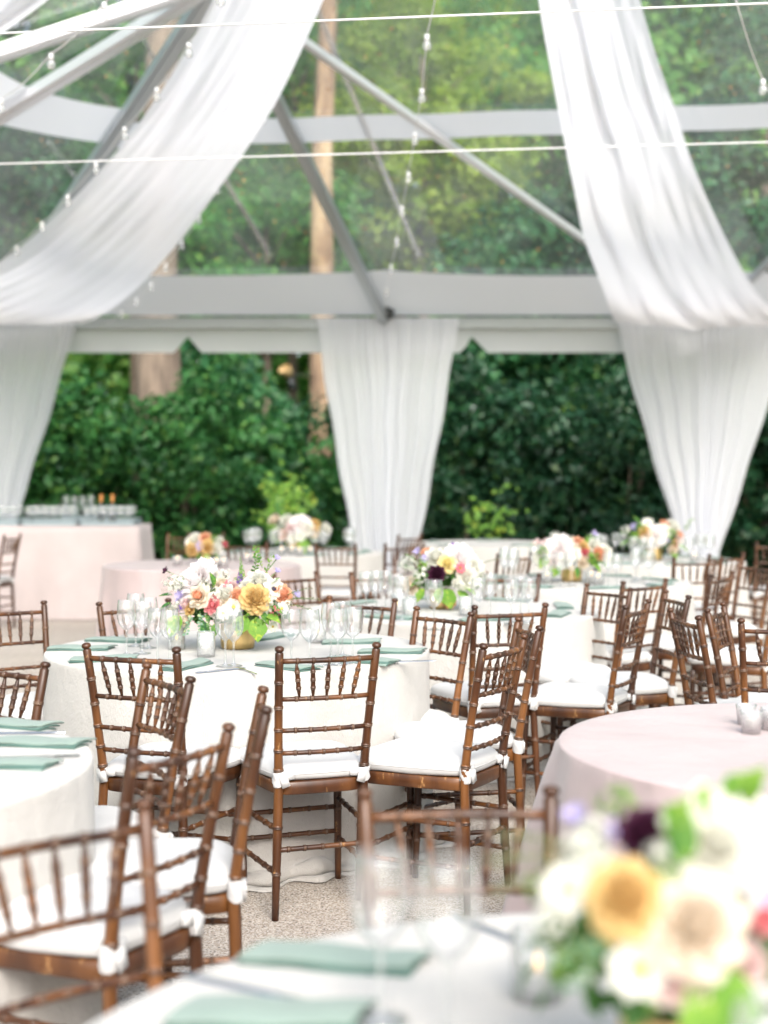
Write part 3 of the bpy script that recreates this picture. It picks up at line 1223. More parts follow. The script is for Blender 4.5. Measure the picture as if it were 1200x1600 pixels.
def ringed(a, b, r0, rings, r_end=None, seg=10, fat=1.0, path=None, rr=.0022, taper=None):
    """turned member from a to b with doubled bamboo rings at the given fractions"""
    a, b = Vector(a), Vector(b)
    Lg = (b - a).length if path is None else sum((Vector(p1) - Vector(p0)).length for p0, p1 in zip(path[:-1], path[1:]))
    st = [0.0, 1.0] + [i / 10 for i in range(1, 10)]
    rad = {}
    h = .0048 / Lg
    for q_ in rings:
        for dlt, e in ((-1.9, 0), (-1.05, 0), (-.95, rr * .8), (-.6, rr * 1.1), (-.2, rr * .8), (0, .0002), (.2, rr * .8), (.6, rr * 1.1), (.95, rr * .8), (1.05, 0), (1.9, 0)):
            rad[q_ + dlt * h] = e
        st = [s_ for s_ in st if abs(s_ - q_) > h * 2.2]
    ks = sorted(set(st) | set(rad))

    def pos(k):
        if path is None:
            return a.lerp(b, k)
        n_ = len(path) - 1
        x = min(max(k, 0), .99999) * n_
        i = int(x)
        return Vector(path[i]).lerp(Vector(path[i + 1]), x - i)

    def br(k):
        return taper(k) if taper else r0 + ((r_end or r0) - r0) * k
    global MARK
    MARK = [abs(rad.get(k, 0)) > 0 for k in ks] + [False] * 12
    return [pos(k) for k in ks], [br(k) + rad.get(k, 0) for k in ks]


def make_chair():
    t = thing('chiavari_chair', '', 'chair')
    ZS = .425
    # rear posts: foot, seat, top (curved lean)
    for s_ in (-1, 1):
        path = []
        for i in range(13):
            k = i / 12
            z = .90 * k
            if z < .45:
                y = -.215 + .02 * (z / .45)
                x = .168 - .018 * z / .45
            else:
                u = (z - .45) / .45
                y = -.195 - .078 * u ** 1.25
                x = .150 + .020 * u
            path.append((s_ * x, y, z))
        p, r_ = ringed(path[0], path[-1], .017, [.17, .34, .555, .63, .71, .795, .89], path=path, taper=lambda k: .0118 + .0042 * min(1, k * 3.2) - .0018 * max(0, min(1, (k - .5) * 5)))
        tz = (p[-1] - p[-2]).normalized()
        e = p[-1]
        for dz, rr in ((.002, .0128), (.004, .0100), (.007, .0100), (.0085, .0145), (.014, .0162), (.020, .0148), (.024, .0085), (.0245, .002)):
            p.append(e + tz * dz)
            r_.append(rr)
        mb = MB()
        mb.tube(p, r_, 12, mk=MARK)
        obj('post', mb.mesh('post', WOODS), t)
        # front legs
        mb = MB()
        p, r_ = ringed((s_ * .190, .200, 0), (s_ * .182, .185, ZS), .0115, [.33, .62, .9], .0165)
        mb.tube(p, r_, 12, mk=MARK)
        obj('front_leg', mb.mesh('front_leg', WOODS), t)
        # side stretchers
        for z0 in (.155, .30):
            mb = MB()
            p, r_ = ringed((s_ * (.168 - .018 * z0 / .45), -.2, z0), (s_ * .187, .188, z0), .0090, [.15, .3, .5, .7, .85])
            mb.tube(p, r_, 8, mk=MARK)
            obj('stretcher', mb.mesh('stretcher', WOODS), t)
    for y0, z0 in ((.188, .18), (.188, .27), (-.208, .232)):
        mb = MB()
        p, r_ = ringed((-.158 - .026 * (y0 > 0), y0, z0), (.158 + .026 * (y0 > 0), y0, z0), .0090, [.12, .3, .5, .7, .88])
        mb.tube(p, r_, 8, mk=MARK)
        obj('stretcher', mb.mesh('stretcher', WOODS), t)
    # back rails
    def back_y(z):
        return -.195 - .078 * ((z - .45) / .45) ** 1.25

    def back_x(z):
        return .150 + .020 * (z - .45) / .45
    for z0, nm in ((.872, 'top_rail'), (.742, 'back_rail'), (.634, 'back_rail'), (.556, 'back_rail')):
        x = back_x(z0) - .006
        path = []
        for i in range(9):
            k = i / 8
            path.append((-x + 2 * x * k, back_y(z0) - .014 * math.sin(PI * k), z0))
        mb = MB()
        p, r_ = ringed(path[0], path[-1], .0080 if nm != 'top_rail' else .0090, [.17, .335, .5, .665, .83], path=path)
        mb.tube(p, r_, 10, mk=MARK)
        obj(nm, mb.mesh(nm, WOODS), t)
    for i in range(5):
        k = (i + 1) / 6
        xt = (k - .5) * 2 * (back_x(.87)) * .99
        xb = (k - .5) * 2 * (back_x(.74)) * .86
        cu = .014 * math.sin(PI * k)
        a = Vector((xb, back_y(.742) - cu, .75))
        b = Vector((xt, back_y(.872) - cu, .864))
        mb = MB()
        p, r_ = ringed(a, b, .006, [.25, .5, .75], taper=lambda q_: .0042 + .0040 * min(1, min(q_, 1 - q_) * 4), rr=.0016)
        mb.tube(p, r_, 8, mk=MARK)
        obj('spindle', mb.mesh('spindle', WOODS), t)
    # seat frame
    def outline(sc, n=48, front=.202, back=.158, bow=.018):
        o_ = []
        for j in range(n):
            a = 2 * PI * j / n
            cx, sy = math.cos(a), math.sin(a)
            e = .30
            x = math.copysign(abs(cx) ** e, cx)
            y = math.copysign(abs(sy) ** e, sy)
            w = back + (front - back) * (y + 1) / 2
            o_.append((x * w * sc, (y * .205 + (bow * (1 - x * x) if y > 0 else bow * .3 * (1 - x * x) * -1)) * sc - .0))
        return o_
    mb = MB()
    rows = [[(x, y, z) for x, y in outline(s_)] for s_, z in ((.85, .413), (.985, .413), (1.0, .416), (1.0, .454), (.985, .457), (.85, .457))]
    mb.grid(rows, closed=True)
    mb.f.append(tuple(range(48)))
    mb.m.append(0)
    obj('seat_frame', mb.mesh('seat_frame', M_wood), t)
    # cushion
    mb = MB()
    rows = []
    for s_, z in ((.5, .456), (.93, .4575), (1.0, .460), (1.035, .467), (1.05, .476), (1.052, .485), (1.04, .495), (1.01, .503), (.96, .510), (.88, .516), (.75, .521), (.55, .525), (.35, .527), (.12, .528)):
        ol = outline(s_)
        rows.append([(x, y + .004 + (.012 * s_ if y < -.1 else 0), z + (.0022 * math.sin(25 * x + 3) * math.sin(31 * y) + .0012 * math.sin(70 * x + 20 * y) if z > .49 else .0022 * math.sin(40 * x + 30 * y))) for x, y in ol])
    mb.grid(rows, closed=True)
    mb.f.append(tuple(len(rows) * 48 - 48 + k for k in range(48)))
    mb.m.append(0)
    # piping seam
    mb.tube([(x, y + .004 + (.012 if y < -.1 else 0), .481) for x, y in outline(1.054)] + [(outline(1.054)[0][0], outline(1.054)[0][1] + .004, .481)], .0014, 6)
    cu = obj('cushion', mb.mesh('cushion', M_cush), t)
    for s_ in (-1, 1):
        mb = MB()
        rows = []
        for i, z in enumerate((.446, .453, .463, .472, .481, .490, .495)):
            row = []
            for j in range(20):
                a = 2 * PI * j / 20
                rr = .0205 + .0018 * math.sin(3 * a + z * 200) + .0016 * math.sin(i * 2 + 5 * a)
                if i in (0, 6):
                    rr = .0185
                row.append((s_ * .151 + rr * math.cos(a), -.198 + rr * math.sin(a), z + .004 * math.sin(a + 1)))
            rows.append(row)
        mb.grid(rows, closed=True)
        # tail of the tie to the cushion
        mb.box((s_ * .124, -.204, .476), (.05, .010, .026), Matrix.Rotation(.15 * s_, 3, 'Y'))
        mb.box((s_ * .137, -.2215, .464), (.028, .008, .040), Matrix.Rotation(.3 * s_, 3, 'Y'))
        obj('tie', mb.mesh('tie', M_cush), cu)
    return t


chair0 = make_chair()
used = [False]


def chair(px, py, h, label, group):
    d = (EYE - .925) * F / (py - 742)
    X = (px - 600) / F * d
    a = R(h)
    f_ = Vector((-math.sin(a), math.cos(a), 0))
    loc = Vector((X, d, 0)) + f_ * .273
    if not used[0]:
        used[0] = True
        chair0.location = loc
        chair0.rotation_euler = (0, 0, a)
        tag(chair0, label, 'chair', group)
        return
    r = dup(chair0, loc, a, label, group)
    for ch in r.children:
        if ch.name.startswith('cushion'):
            ch.rotation_euler = (0, 0, R(random.uniform(-1.6, 1.6)))
            ch.location = (random.uniform(-.004, .004), random.uniform(-.004, .006), 0)
            z_ = random.uniform(.9, 1.35)            # some cushions are plumper than others
            ch.scale = (1, 1, z_)
            ch.location.z = .457 * (1 - z_)


G1 = 'chairs round the central table'
G0 = 'chairs round the left table'
G2 = 'chairs round the second table'
GR = 'chairs at the right side'
GF = 'chairs at the far tables'
CH = [
    (513, 1006, 20, 'brown chair with its whole back toward us in the middle, white tied cushion', G1),
    (205, 1007, -20, 'brown chair seen from behind at the left front of the central table', G1),
    (210, 937, 215, 'chair on the far left side of the central table, behind the wine glasses', G1),
    (565, 932, 154, 'chair on the far side of the central table right of the bouquet', G1),
    (692, 951, 130, 'lighter honey brown chair standing alone at the right rim of the central table', G1),
    (787, 997, 61, 'large side turned chair with wide white cushion right of the centre front chair', G1),
    (825, 970, 98, 'chair seen nearly edge on just behind the large side turned one', G1),
    (14, 941, 220, 'chair cut by the left edge beyond the central table, before the bare floor', G1),
    (5, 1028, 150, 'chair at the left edge on the far side of the left table', G0),
    (261, 1045, 120, 'chair tilted right in front of the central tables left front chair', G0),
    (412, 1086, 96, 'chair turned edge on just left of the centre front chair', G0),
    (285, 1147, 61, 'chair with fanned back in the left foreground group, lower than its neighbours', G0),
    (88, 1270, 220, 'blurred nearest chair at the bottom left corner, only its back in view', G0),
    (716, 1229, 184, 'blurred nearest chair facing us over the foreground glasses', 'chair at the nearest table'),
    (797, 943, 20, 'chair seen from behind at the front of the second table', G2),
    (462, 894, 228, 'pale lit chair behind the right end of the central bouquet', G2),
    (590, 892, 205, 'chair behind the left glasses of the second table', G2),
    (800, 894, 150, 'chair behind the right glasses of the second table', G2),
    (950, 914, 122, 'chair at the right rim of the second table, partly behind a taller tilted one', G2),
    (995, 940, 63, 'chair with full white seat facing left beside the blush table', G2),
    (1057, 925, 97, 'chair edge on, second behind the one facing left beside the blush table', G2),
    (1007, 905, 38, 'chair seen from behind between the second table and the bouquet with coral flowers', GR),
    (1070, 955, -82, 'narrow edge on chair facing right behind the blush table', GR),
    (1119, 945, -114, 'chair leaning left with its seat to the right edge, behind the blush table', GR),
    (1228, 967, -14, 'chair cut by the right edge above the blush table', GR),
    (1135, 864, 32, 'tall backed chair in front of the right curtain', GR),
    (1090, 870, 8, 'chair half hidden at the front left of the right curtains table', GR),
    (1128, 894, 56, 'chair with side turned seat, in front of the tall backed chair', GR),
    (1181, 877, 112, 'chair turned edge on at the right rim of the far right table', GR),
    (1212, 846, 10, 'farthest chair cut by the right edge before the shrubs', GR),
    (1228, 905, 60, 'chair cut by the right edge, midway back', GR),
    (524, 848, -10, 'dark thin backed chair before the far table left of the middle curtain', GF),
    (288, 833, 165, 'reddish chair behind the left of the yellow flowers on the blush table', GF),
    (322, 831, 185, 'reddish chair directly behind the yellow flowers on the blush table', GF),
    (386, 846, -5, 'chair right of the small candle group, before the far table', GF),
    (640, 834, 50, 'farther chair of the pair at the foot of the middle curtain', GF),
    (632, 848, 20, 'nearer chair of the pair at the foot of the middle curtain', GF),
    (804, 863, 40, 'faint chair before the farthest bare table', GF),
    (19, 834, 78, 'chair standing before the left end of the bar, seen edge on', GF),
]
for c in CH:
    chair(*c)

# ------------------------------------------------------------------ glassware
mb = MB()
mb.lathe([(.0, .0), (.033, .0005), (.034, .002), (.018, .005), (.0055, .010), (.0038, .02), (.0036, .06), (.0042, .09), (.008, .098),
          (.020, .108), (.031, .125), (.0365, .145), (.0375, .160), (.036, .185), (.0325, .214), (.0315, .2165)], 28)
me_wine = mb.mesh('wine_glass', M_glass)
mb = MB()
mb.lathe([(0, .004), (.025, .004), (.026, .0), (.030, .05), (.0335, .115), (.0315, .115), (.028, .05), (.024, .012), (0, .010)], 20)
me_tumb = mb.mesh('tumbler', M_glass)


def wine(x, y, z, label, group, s=1.0):
    o = obj('wine_glass', me_wine)
    o.location = (x, y, z)
    o.rotation_euler = (0, 0, random.uniform(0, 6))
    o.scale = (s * 1.08, s * 1.08, s * random.uniform(.98, 1.04))
    return tag(o, label, 'glass', group)


def wine_rim(px, py, label, group, s=1.0, H=.762):
    d = (EYE - H - .217 * s) * F / (py - 742)
    wine((px - 600) / F * d, d, H, label, group, s)


LR = {198: 'leftmost', 222: 'right front', 232: 'right back', 212: 'middle', 246: 'left', 265: 'right', 455: 'left', 484: 'right', 517: 'leftmost', 535: 'middle back', 551: 'rightmost', 528: 'middle front',
      572: 'leftmost', 588: 'second', 602: 'back', 618: 'fourth', 627: 'rightmost', 748: 'left', 766: 'right', 799: 'left', 813: 'middle', 826: 'right'}
for x, y in ((198, 940), (222, 938), (232, 932), (212, 930)):
    wine_rim(x, y, '%s wine glass of the left cluster on the central table' % LR[x], 'left glasses, central table')
for x, y in ((246, 951), (265, 953)):
    wine_rim(x, y, '%s wine glass of the pair touching the left flowers on the central table' % LR[x], 'glass pair left of bouquet', .97)
wine_rim(352, 952, 'left wine glass of the pair in front of the central gold vase', 'glass pair before the vase')
wine_rim(365, 956, 'right wine glass of the pair in front of the central gold vase', 'glass pair before the vase', .95)
for x, y in ((455, 951), (484, 955)):
    wine_rim(x, y, '%s wine glass of the pair at the right end of the central bouquet' % LR[x], 'glass pair right of bouquet')
for x, y in ((517, 944), (535, 941), (551, 948), (528, 950)):
    wine_rim(x, y, '%s wine glass in the rightmost cluster on the central table' % LR[x], 'right glasses, central table')
for x, y in ((572, 893), (588, 893), (602, 892), (618, 899), (627, 901)):
    wine_rim(x, y, '%s wine glass in the left cluster on the second table' % LR[x], 'left glasses, second table')
wine_rim(678, 905, 'single large wine glass in front of the second tables bouquet', None, 1.1)
for x, y in ((748, 902), (766, 898)):
    wine_rim(x, y, '%s wine glass of the pair right of the second bouquet' % LR[x], 'glass pair, second table')
for x, y in ((799, 905), (813, 903), (826, 905)):
    wine_rim(x, y, '%s wine glass in the right cluster on the second table' % LR[x], 'right glasses, second table')


def ring_glasses(c, lab, grp, n=8, r0=.5, seed=0, skip=()):
    g = random.Random(seed)
    for i in range(n):
        if i in skip:
            continue
        a = 2 * PI * (i + .5) / n
        q = ['right', 'far right', 'far', 'far left', 'left', 'near left', 'near', 'near right'][int((math.degrees(a) + 22.5) // 45) % 8]
        for k in range(3 if i % 2 else 2):
            aa = a + (k - .5) * .15
            rr = r0 - .07 * (k == 2) + g.uniform(-.02, .02)
            wine(c[0] + rr * math.cos(aa), c[1] + rr * math.sin(aa), .762, lab % (['first', 'second', 'third'][k], q), grp)


ring_glasses(T4, '%s wine glass on the %s side of the table under the coral flowered bouquet', 'glasses, table right of centre', seed=1)
ring_glasses(T5, '%s wine glass on the %s side of the table before the right curtain', 'glasses, far right table', seed=2)
ring_glasses(T7, '%s wine glass on the %s side of the table left of the middle curtain', 'glasses, far left table', 8, seed=3)
# foreground glasses
for lb, x, y, s_ in (('blurred left wine glass on the nearest table', -.005, 1.95, 1.05), ('blurred right wine glass of the pair on the nearest table', .082, 1.88, 1.08),
                     ('blurred wine glass cut by the bottom right corner', .375, 1.42, .95)):
    wine(x, y, .762, lb, 'glasses on the nearest table', s_)

# bar: racks, glasses, bottles
M_rack = mat('rack_plastic', (.30, .36, .38), .5)
bg_lab = 'drinking glass lined up in the racks on the bar'
for rk in range(4):
    x0 = -4.95 + rk * .60
    t = thing('glass_rack', ['pale blue grey glass rack at the left end of the bar', 'pale rack, second from left on the bar', 'pale rack, third from left on the bar', 'pale glass rack at the right end of the bar'][rk], 'rack', (x0 + .28, 15.4, BH), 0, 'glass racks on the bar')
    mb = MB()
    mb.box((0, 0, .006), (.55, .5, .01))
    obj('rack_floor', mb.mesh('rack_floor', M_rack, False), t)
    for (cx_, cy_, dx_, dy_) in ((0, -.25, .55, .012), (0, .25, .55, .012), (-.275, 0, .012, .512), (.275, 0, .012, .512)):
        mb = MB()
        mb.box((cx_, cy_, .020), (dx_, dy_, .03))
        mb.box((cx_, cy_, .062), (dx_, dy_, .012))
        obj('rack_side', mb.mesh('rack_side', M_rack, False), t)
    for i in range(6):
        for j in range(3):
            o = obj('wine_glass', me_wine)
            o.location = (x0 + .05 + i * .088, 15.22 + j * .15, BH + .012)
            o.scale = (1, 1, .86)
            tag(o, '%s glass in the %s row of the bar rack %s' % (['leftmost', 'second', 'third', 'fourth', 'fifth', 'rightmost'][i], ['front', 'middle', 'back'][j], ['at the left end', 'second from left', 'third from left', 'at the right end'][rk]), 'glass', 'glasses in the bar racks')
for i in range(7):
    wine(-5.0 + i * .115, 15.72, BH + .14, '%s glass on the raised row at the back left of the bar' % ['leftmost', 'second', 'third', 'middle', 'fifth', 'sixth', 'rightmost'][i], 'raised glasses on the bar', .9)
for i in range(4):
    wine(-3.42 + i * .09, 15.74, BH + .10, '%s glass on the raised row toward the right of the bar' % ['leftmost', 'second', 'third', 'rightmost'][i], 'raised glasses at right of the bar', .9)
o = MB()
o.box((0, 0, .05), (1.0, .22, .10))
r1 = obj('bar_riser', o.mesh('bar_riser', M_rack, False))
r1.location = (-4.65, 15.74, BH + .02)
tag(r1, 'low grey riser under the raised glasses at the left of the bar', 'riser')
o = MB()
o.box((0, 0, .04), (.5, .2, .08))
r1 = obj('bar_riser', o.mesh('bar_riser', M_rack, False))
r1.location = (-3.2, 15.76, BH + .0)
tag(r1, 'low grey riser under the raised glasses right of the bar middle', 'riser')
M_bottle = mat('dark_bottle', (.01, .012, .008), .15)
M_cap = mat('orange_capsule', (.55, .22, .05), .4)
for i, (x, lb) in enumerate(((-3.02, 'left of two dark bottles with orange tops on the bar'), (-2.90, 'right of two dark bottles with orange tops on the bar'))):
    t = thing('bottle', lb, 'bottle', (x, 15.62, BH), 0, 'bottles on the bar')
    mb = MB()
    mb.lathe([(0, 0), (.036, .0), (.037, .01), (.037, .17), (.03, .20), (.014, .235), (.013, .26), (0, .26)], 16)
    obj('bottle_body', mb.mesh('bottle_body', M_bottle), t)
    mb = MB()
    mb.lathe([(.0155, .232), (.0165, .24), (.0160, .315), (.0, .318)], 12)
    obj('capsule', mb.mesh('capsule', M_cap), t)


# ------------------------------------------------------------------ napkins and cutlery
def napkin_mesh(Ln, Wd, seed):
    g = random.Random(seed)
    mb = MB()
    for lay, (z0, w_, l_, off) in enumerate(((.002, 1, 1, 0), (.009, .97, .985, .004), (.016, .93, .97, .009))):
        P = []
        nx, ny = 14, 6
        for i in range(nx + 1):
            row = []
            for j in range(ny + 1):
                u, v = i / nx - .5, j / ny - .5
                z = z0 + .0018 * math.sin(u * 9 + lay + seed) + .0012 * math.sin(v * 8 + seed)
                z -= max(0, abs(v) - .42) * .05
                row.append((u * Ln * l_ + off + v * .012 * lay, v * Wd * w_ * (1 - .10 * u * (lay + 1) * .5) + off + u * .010 * lay, z))
            P.append(row)
        bot = [[(x, y, z - .0055) for x, y, z in r_] for r_ in P]
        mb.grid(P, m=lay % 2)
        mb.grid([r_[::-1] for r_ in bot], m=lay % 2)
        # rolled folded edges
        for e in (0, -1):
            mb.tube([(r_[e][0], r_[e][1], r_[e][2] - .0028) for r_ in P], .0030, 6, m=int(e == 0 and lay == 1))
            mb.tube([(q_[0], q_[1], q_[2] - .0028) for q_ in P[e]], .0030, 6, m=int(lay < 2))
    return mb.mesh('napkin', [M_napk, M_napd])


ME_NAP = [napkin_mesh(.26, .09, 1), napkin_mesh(.25, .10, 2), napkin_mesh(.26, .085, 4)]


def napkin(a, b, label, group, k=0):
    a, b = Vector(a), Vector(b)
    o = obj('napkin', ME_NAP[k % 3])
    o.location = (a + b) / 2
    d = b - a
    o.rotation_euler = (0, 0, math.atan2(d.y, d.x))
    o.scale = (1, 1, 1)
    return tag(o, label, 'napkin', group)


HN = .762
NAP1 = [
    ((135, 1000, 228, 1004), 'sage napkin behind the left glasses on the central table'),
    ((78, 1014, 172, 1015), 'sage napkin at the far left rim of the central table'),
    ((108, 1034, 212, 1030), 'folded sage napkin behind the left front chair back'),
    ((262, 1048, 322, 1036), 'slanting sage napkin in front of the etched candle holder'),
    ((415, 1038, 480, 1048), 'sage napkin behind the left post of the centre front chair'),
    ((518, 1032, 620, 1038), 'sage napkin with rolled fold behind the right post of the centre front chair'),
    ((560, 1019, 660, 1020), 'sage napkin at the right rim of the central table'),
    ((505, 1005, 590, 1004), 'sage napkin beneath the rightmost glasses of the central table'),
    ((400, 1000, 450, 993), 'sage napkin right of the central gold vase'),
]
for k, (q, lb) in enumerate(NAP1):
    a, b = on_z(q[0], q[1], HN), on_z(q[2], q[3], HN)
    cen = Vector((*T1, HN))
    mid = (a + b) / 2
    if (mid - cen).length > .69:
        sh = (cen - mid).normalized() * ((mid - cen).length - .69)
        a += sh
        b += sh
    napkin(a, b, lb, 'napkins on the central table', k)
for k, (q, lb) in enumerate([
    ((-30, 1130, 62, 1138), 'pale sage napkin at the far rim of the left table'),
    ((0, 1160, 118, 1166), 'sage napkin at the right rim of the left table'),
    ((-40, 1195, 36, 1198), 'sage napkin cut by the left edge on the left table'),
    ((395, 1490, 640, 1515), 'large blurred sage napkin on the nearest table'),
    ((270, 1585, 560, 1600), 'blurred sage napkin cut by the bottom edge'),
]):
    napkin(on_z(q[0], q[1], HN), on_z(q[2], q[3], HN), lb, 'napkins left and near', k)


def ring_napkins(c, lab, grp, n=8, seed=0):
    g = random.Random(seed)
    for i in range(n):
        a = 2 * PI * i / n + .2
        p = Vector((c[0] + .63 * math.cos(a), c[1] + .63 * math.sin(a), HN))
        d = Vector((-math.sin(a + g.uniform(-.4, .4)), math.cos(a), 0)) * .13
        q = ['right', 'far right', 'far', 'far left', 'left', 'near left', 'near', 'near right'][int((math.degrees(a) + 22.5) // 45) % 8]
        napkin(p - d, p + d, lab % q, grp, i)


ring_napkins(T2, 'sage napkin at the %s side of the second table', 'napkins on the second table', seed=1)
ring_napkins(T4, 'sage napkin at the %s side of the table right of centre', 'napkins, table right of centre', seed=2)
ring_napkins(T5, 'sage napkin at the %s side of the far right table', 'napkins, far right table', seed=3)
ring_napkins(T7, 'sage napkin at the %s side of the far left table', 'napkins, far left table', seed=4)
ring_napkins(T8, 'sage napkin at the %s side of the farthest table', 'napkins, farthest table', 5, seed=5)

# cutlery
mb = MB()
mb.box((0, -.045, .002), (.008, .11, .003))
mb.box((0, .025, .0025), (.006, .04, .003))
mb.box((0, .052, .003), (.022, .02, .002))
for i in range(4):
    mb.box((-.0085 + i * .0057, .082, .003), (.0028, .045, .002))
me_fork = mb.mesh('fork', M_steel, False)
mb = MB()
P = []
for i in range(13):
    k = i / 12
    y = -.11 + .22 * k
    w = .006 + .002 * math.sin(PI * min(1, k * 2)) if k < .5 else .009 - .007 * max(0, k - .8) * 5
    P.append([(-w, y, .001), (-w * .6, y, .0045), (w * .6, y, .0045), (w, y, .001)])
mb.grid(P)
me_knife = mb.mesh('knife', M_steel)
for me_, px, py, ang, lb, cat in (
        (me_knife, 345, 1048, -50, 'steel knife before the glass pair on the central table', 'knife'),
        (me_fork, 386, 1049, 25, 'steel fork right of the glass pair on the central table', 'fork'),
        (me_knife, 505, 1040, -60, 'steel knife behind the centre front chair', 'knife'),
        (me_knife, 638, 1034, -80, 'steel knife at the right rim of the central table', 'knife'),
        (me_fork, 60, 1183, -85, 'steel fork on the left table', 'fork'),
        (me_knife, 40, 1146, -85, 'steel knife on the left table', 'knife'),
        (me_knife, 770, 1457, 35, 'blurred dark knife at the far rim of the nearest table', 'knife'),
        (me_knife, 380, 1545, 60, 'blurred knife between the two napkins of the nearest table', 'knife')):
    o = obj(cat, me_)
    p = on_z(px, py, HN)
    o.location = p
    o.rotation_euler = (0, 0, R(ang))
    tag(o, lb, cat)

# votive candles
mb = MB()
mb.lathe([(0, .003), (.033, .003), (.035, 0), (.036, .02), (.036, .098), (.0335, .1), (.0325, .096), (.0325, .012), (0, .011)], 24, rib=.018, nr=12)
me_tallv = mb.mesh('holder', M_etch)
mb = MB()
mb.lathe([(0, .003), (.024, .003), (.026, 0), (.031, .05), (.032, .062), (.030, .062), (.024, .012), (0, .01)], 20)
me_lowv = mb.mesh('holder', M_etch)
mb = MB()
mb.lathe([(.0, .012), (.019, .012), (.019, .036), (.016, .038), (0, .036)], 16)
me_wax = mb.mesh('candle', M_wax)
mb = MB()
mb.lathe([(0, .038), (.004, .043), (.0052, .049), (.003, .058), (0, .068)], 8)
me_flm = mb.mesh('flame', M_flame)


def votive(p, label, group=None, tall=False, s=1.0):
    t = thing('candle_holder', label, 'candle', p, 0, group)
    t.scale = (s, s, s)
    obj('holder', me_tallv if tall else me_lowv, t)
    c = obj('candle', me_wax, t)
    obj('flame', me_flm, c)
    return t


votive(on_z(322, 1026, HN), 'tall etched glass candle holder with lit candle before the central vase', tall=True)
votive(on_z(276, 1014, HN), 'tall glass candle holder left of the etched one', tall=True)
votive(on_z(497, 1004, HN), 'glass candle holder behind the right glasses of the central table', tall=True)
votive(on_z(1174, 1145, HN), 'lit low candle nearest on the blush table at right', 'candles on the right blush table', s=1.0)
votive(on_z(1166, 1132, HN), 'lit low candle just behind the nearest one on the blush table', 'candles on the right blush table', s=.95)
votive(on_z(1206, 1140, HN), 'low candle cut by the right edge on the blush table', 'candles on the right blush table', s=1.0)
for x, y, w in ((277, 884, 'the leftmost alone'), (326, 887, 'left of the middle three'), (338, 887, 'centre of the middle three'), (349, 887, 'right of the middle three'), (386, 880, 'left of the right pair'), (397, 880, 'right of the right pair')):
    votive(on_z(x, y, HN), 'small lit candle on the far blush table, ' + w, 'candles on the far blush table', s=1.25)
for x, y in ((840, 1560),):
    votive(on_z(x, y, HN), 'blurred lit candle left of the nearest bouquet', s=1.0, tall=True)
for x, y, w in ((728, 962, 'right of'), (622, 957, 'farthest left of'), (640, 965, 'close on the left of')):
    votive(on_z(x, y, HN), 'glass candle holder %s the second tables vase' % w, 'candles on the second table', tall=True)
for x, y, w in ((440, 868, 'leftmost under the lime topped far bouquet'), (456, 867, 'second from left under the lime topped far bouquet'), (468, 869, 'third under the lime topped far bouquet'), (485, 868, 'rightmost under the lime topped far bouquet'),
                (925, 912, 'just right of the coral flowered bouquet'), (935, 915, 'farther right of the coral flowered bouquet'), (1085, 878, 'at the right of the farthest right bouquet'), (855, 912, 'left of the coral flowered bouquet')):
    votive(on_z(x, y, HN), 'tiny lit candle ' + w, 'candles on the far linen tables', s=1.3)


# ------------------------------------------------------------------ flowers
def petal(mb, base_r, length, width, elev, az, curl, z0, ruffle=0, m=0, nu=6, nv=4, ph=0.0):
    """one cupped petal; elev = opening angle from vertical at base"""
    P = []
    ca, sa = math.cos(az), math.sin(az)
    for i in range(nu + 1):
        u = i / nu
        ang = elev + curl * u
        # integrate roughly along a bending profile
        r_ = base_r + length * (math.sin(elev + curl * u * .5)) * u
        z = z0 + length * math.cos(elev + curl * u * .5) * u
        w = width * .92 * float(np.interp(u, (0, .2, .4, .6, .8, .92, 1), (.35, .7, .92, 1, .97, .82, .52)))
        row = []
        for j in range(nv + 1):
            v = j / nv * 2 - 1
            cup = .28 * width * v * v * math.cos(elev)
            rr = r_ - cup
            t_ = v * w * .5
            zz = z + ruffle * math.sin(v * 5 + ph + az * 3) * u * u - .10 * width * v * v * (u)
            row.append((rr * ca - t_ * sa, rr * sa + t_ * ca, zz))
        P.append(row)
    mb.grid(P, m=m)


def rose_mesh(m, layers=6, n0=3, rough=.0, seed=0, openness=1.0, inner=None):
    g = random.Random(seed)
    mb = MB()
    for l in range(layers):
        k = l / (layers - 1)
        n_ = n0 + int(l * .8)
        for i in range(n_):
            az = 2 * PI * (i + .5 * (l % 2)) / n_ + l * .6 + g.uniform(-.12, .12)
            elev = (.02 + .95 * k ** 1.5 * openness) + g.uniform(-.06, .06)
            petal(mb, .05 + .26 * k, .74 + .12 * k + g.uniform(-.05, .05), .42 + .80 * k, elev, az, -.25 + 1.05 * k, -.40 + .14 * (1 - k), rough, 0 if (inner is None or k > .4) else 1, ph=g.uniform(0, 6))
    return mb.mesh('rose', [m] + ([inner] if inner else []))


def ranunculus_mesh(m, seed=0, eye=None):
    g = random.Random(seed)
    mb = MB()
    for l in range(8):
        k = l / 7
        n_ = 4 + l
        for i in range(n_):
            az = 2 * PI * i / n_ + l * .45 + g.uniform(-.1, .1)
            petal(mb, .04 + .5 * k, .75 + g.uniform(-.06, .06), .42 + .4 * k, -.55 + .85 * k, az, .9 - .9 * (1 - k), -.4 + .12 * (1 - k), .01, 0, 4, 4, g.uniform(0, 6))
    if eye:
        mb.lathe([(.16, .22), (.12, .3), (0, .33)], 8, m=1)
    return mb.mesh('ranunculus', [m] + ([eye] if eye else []))


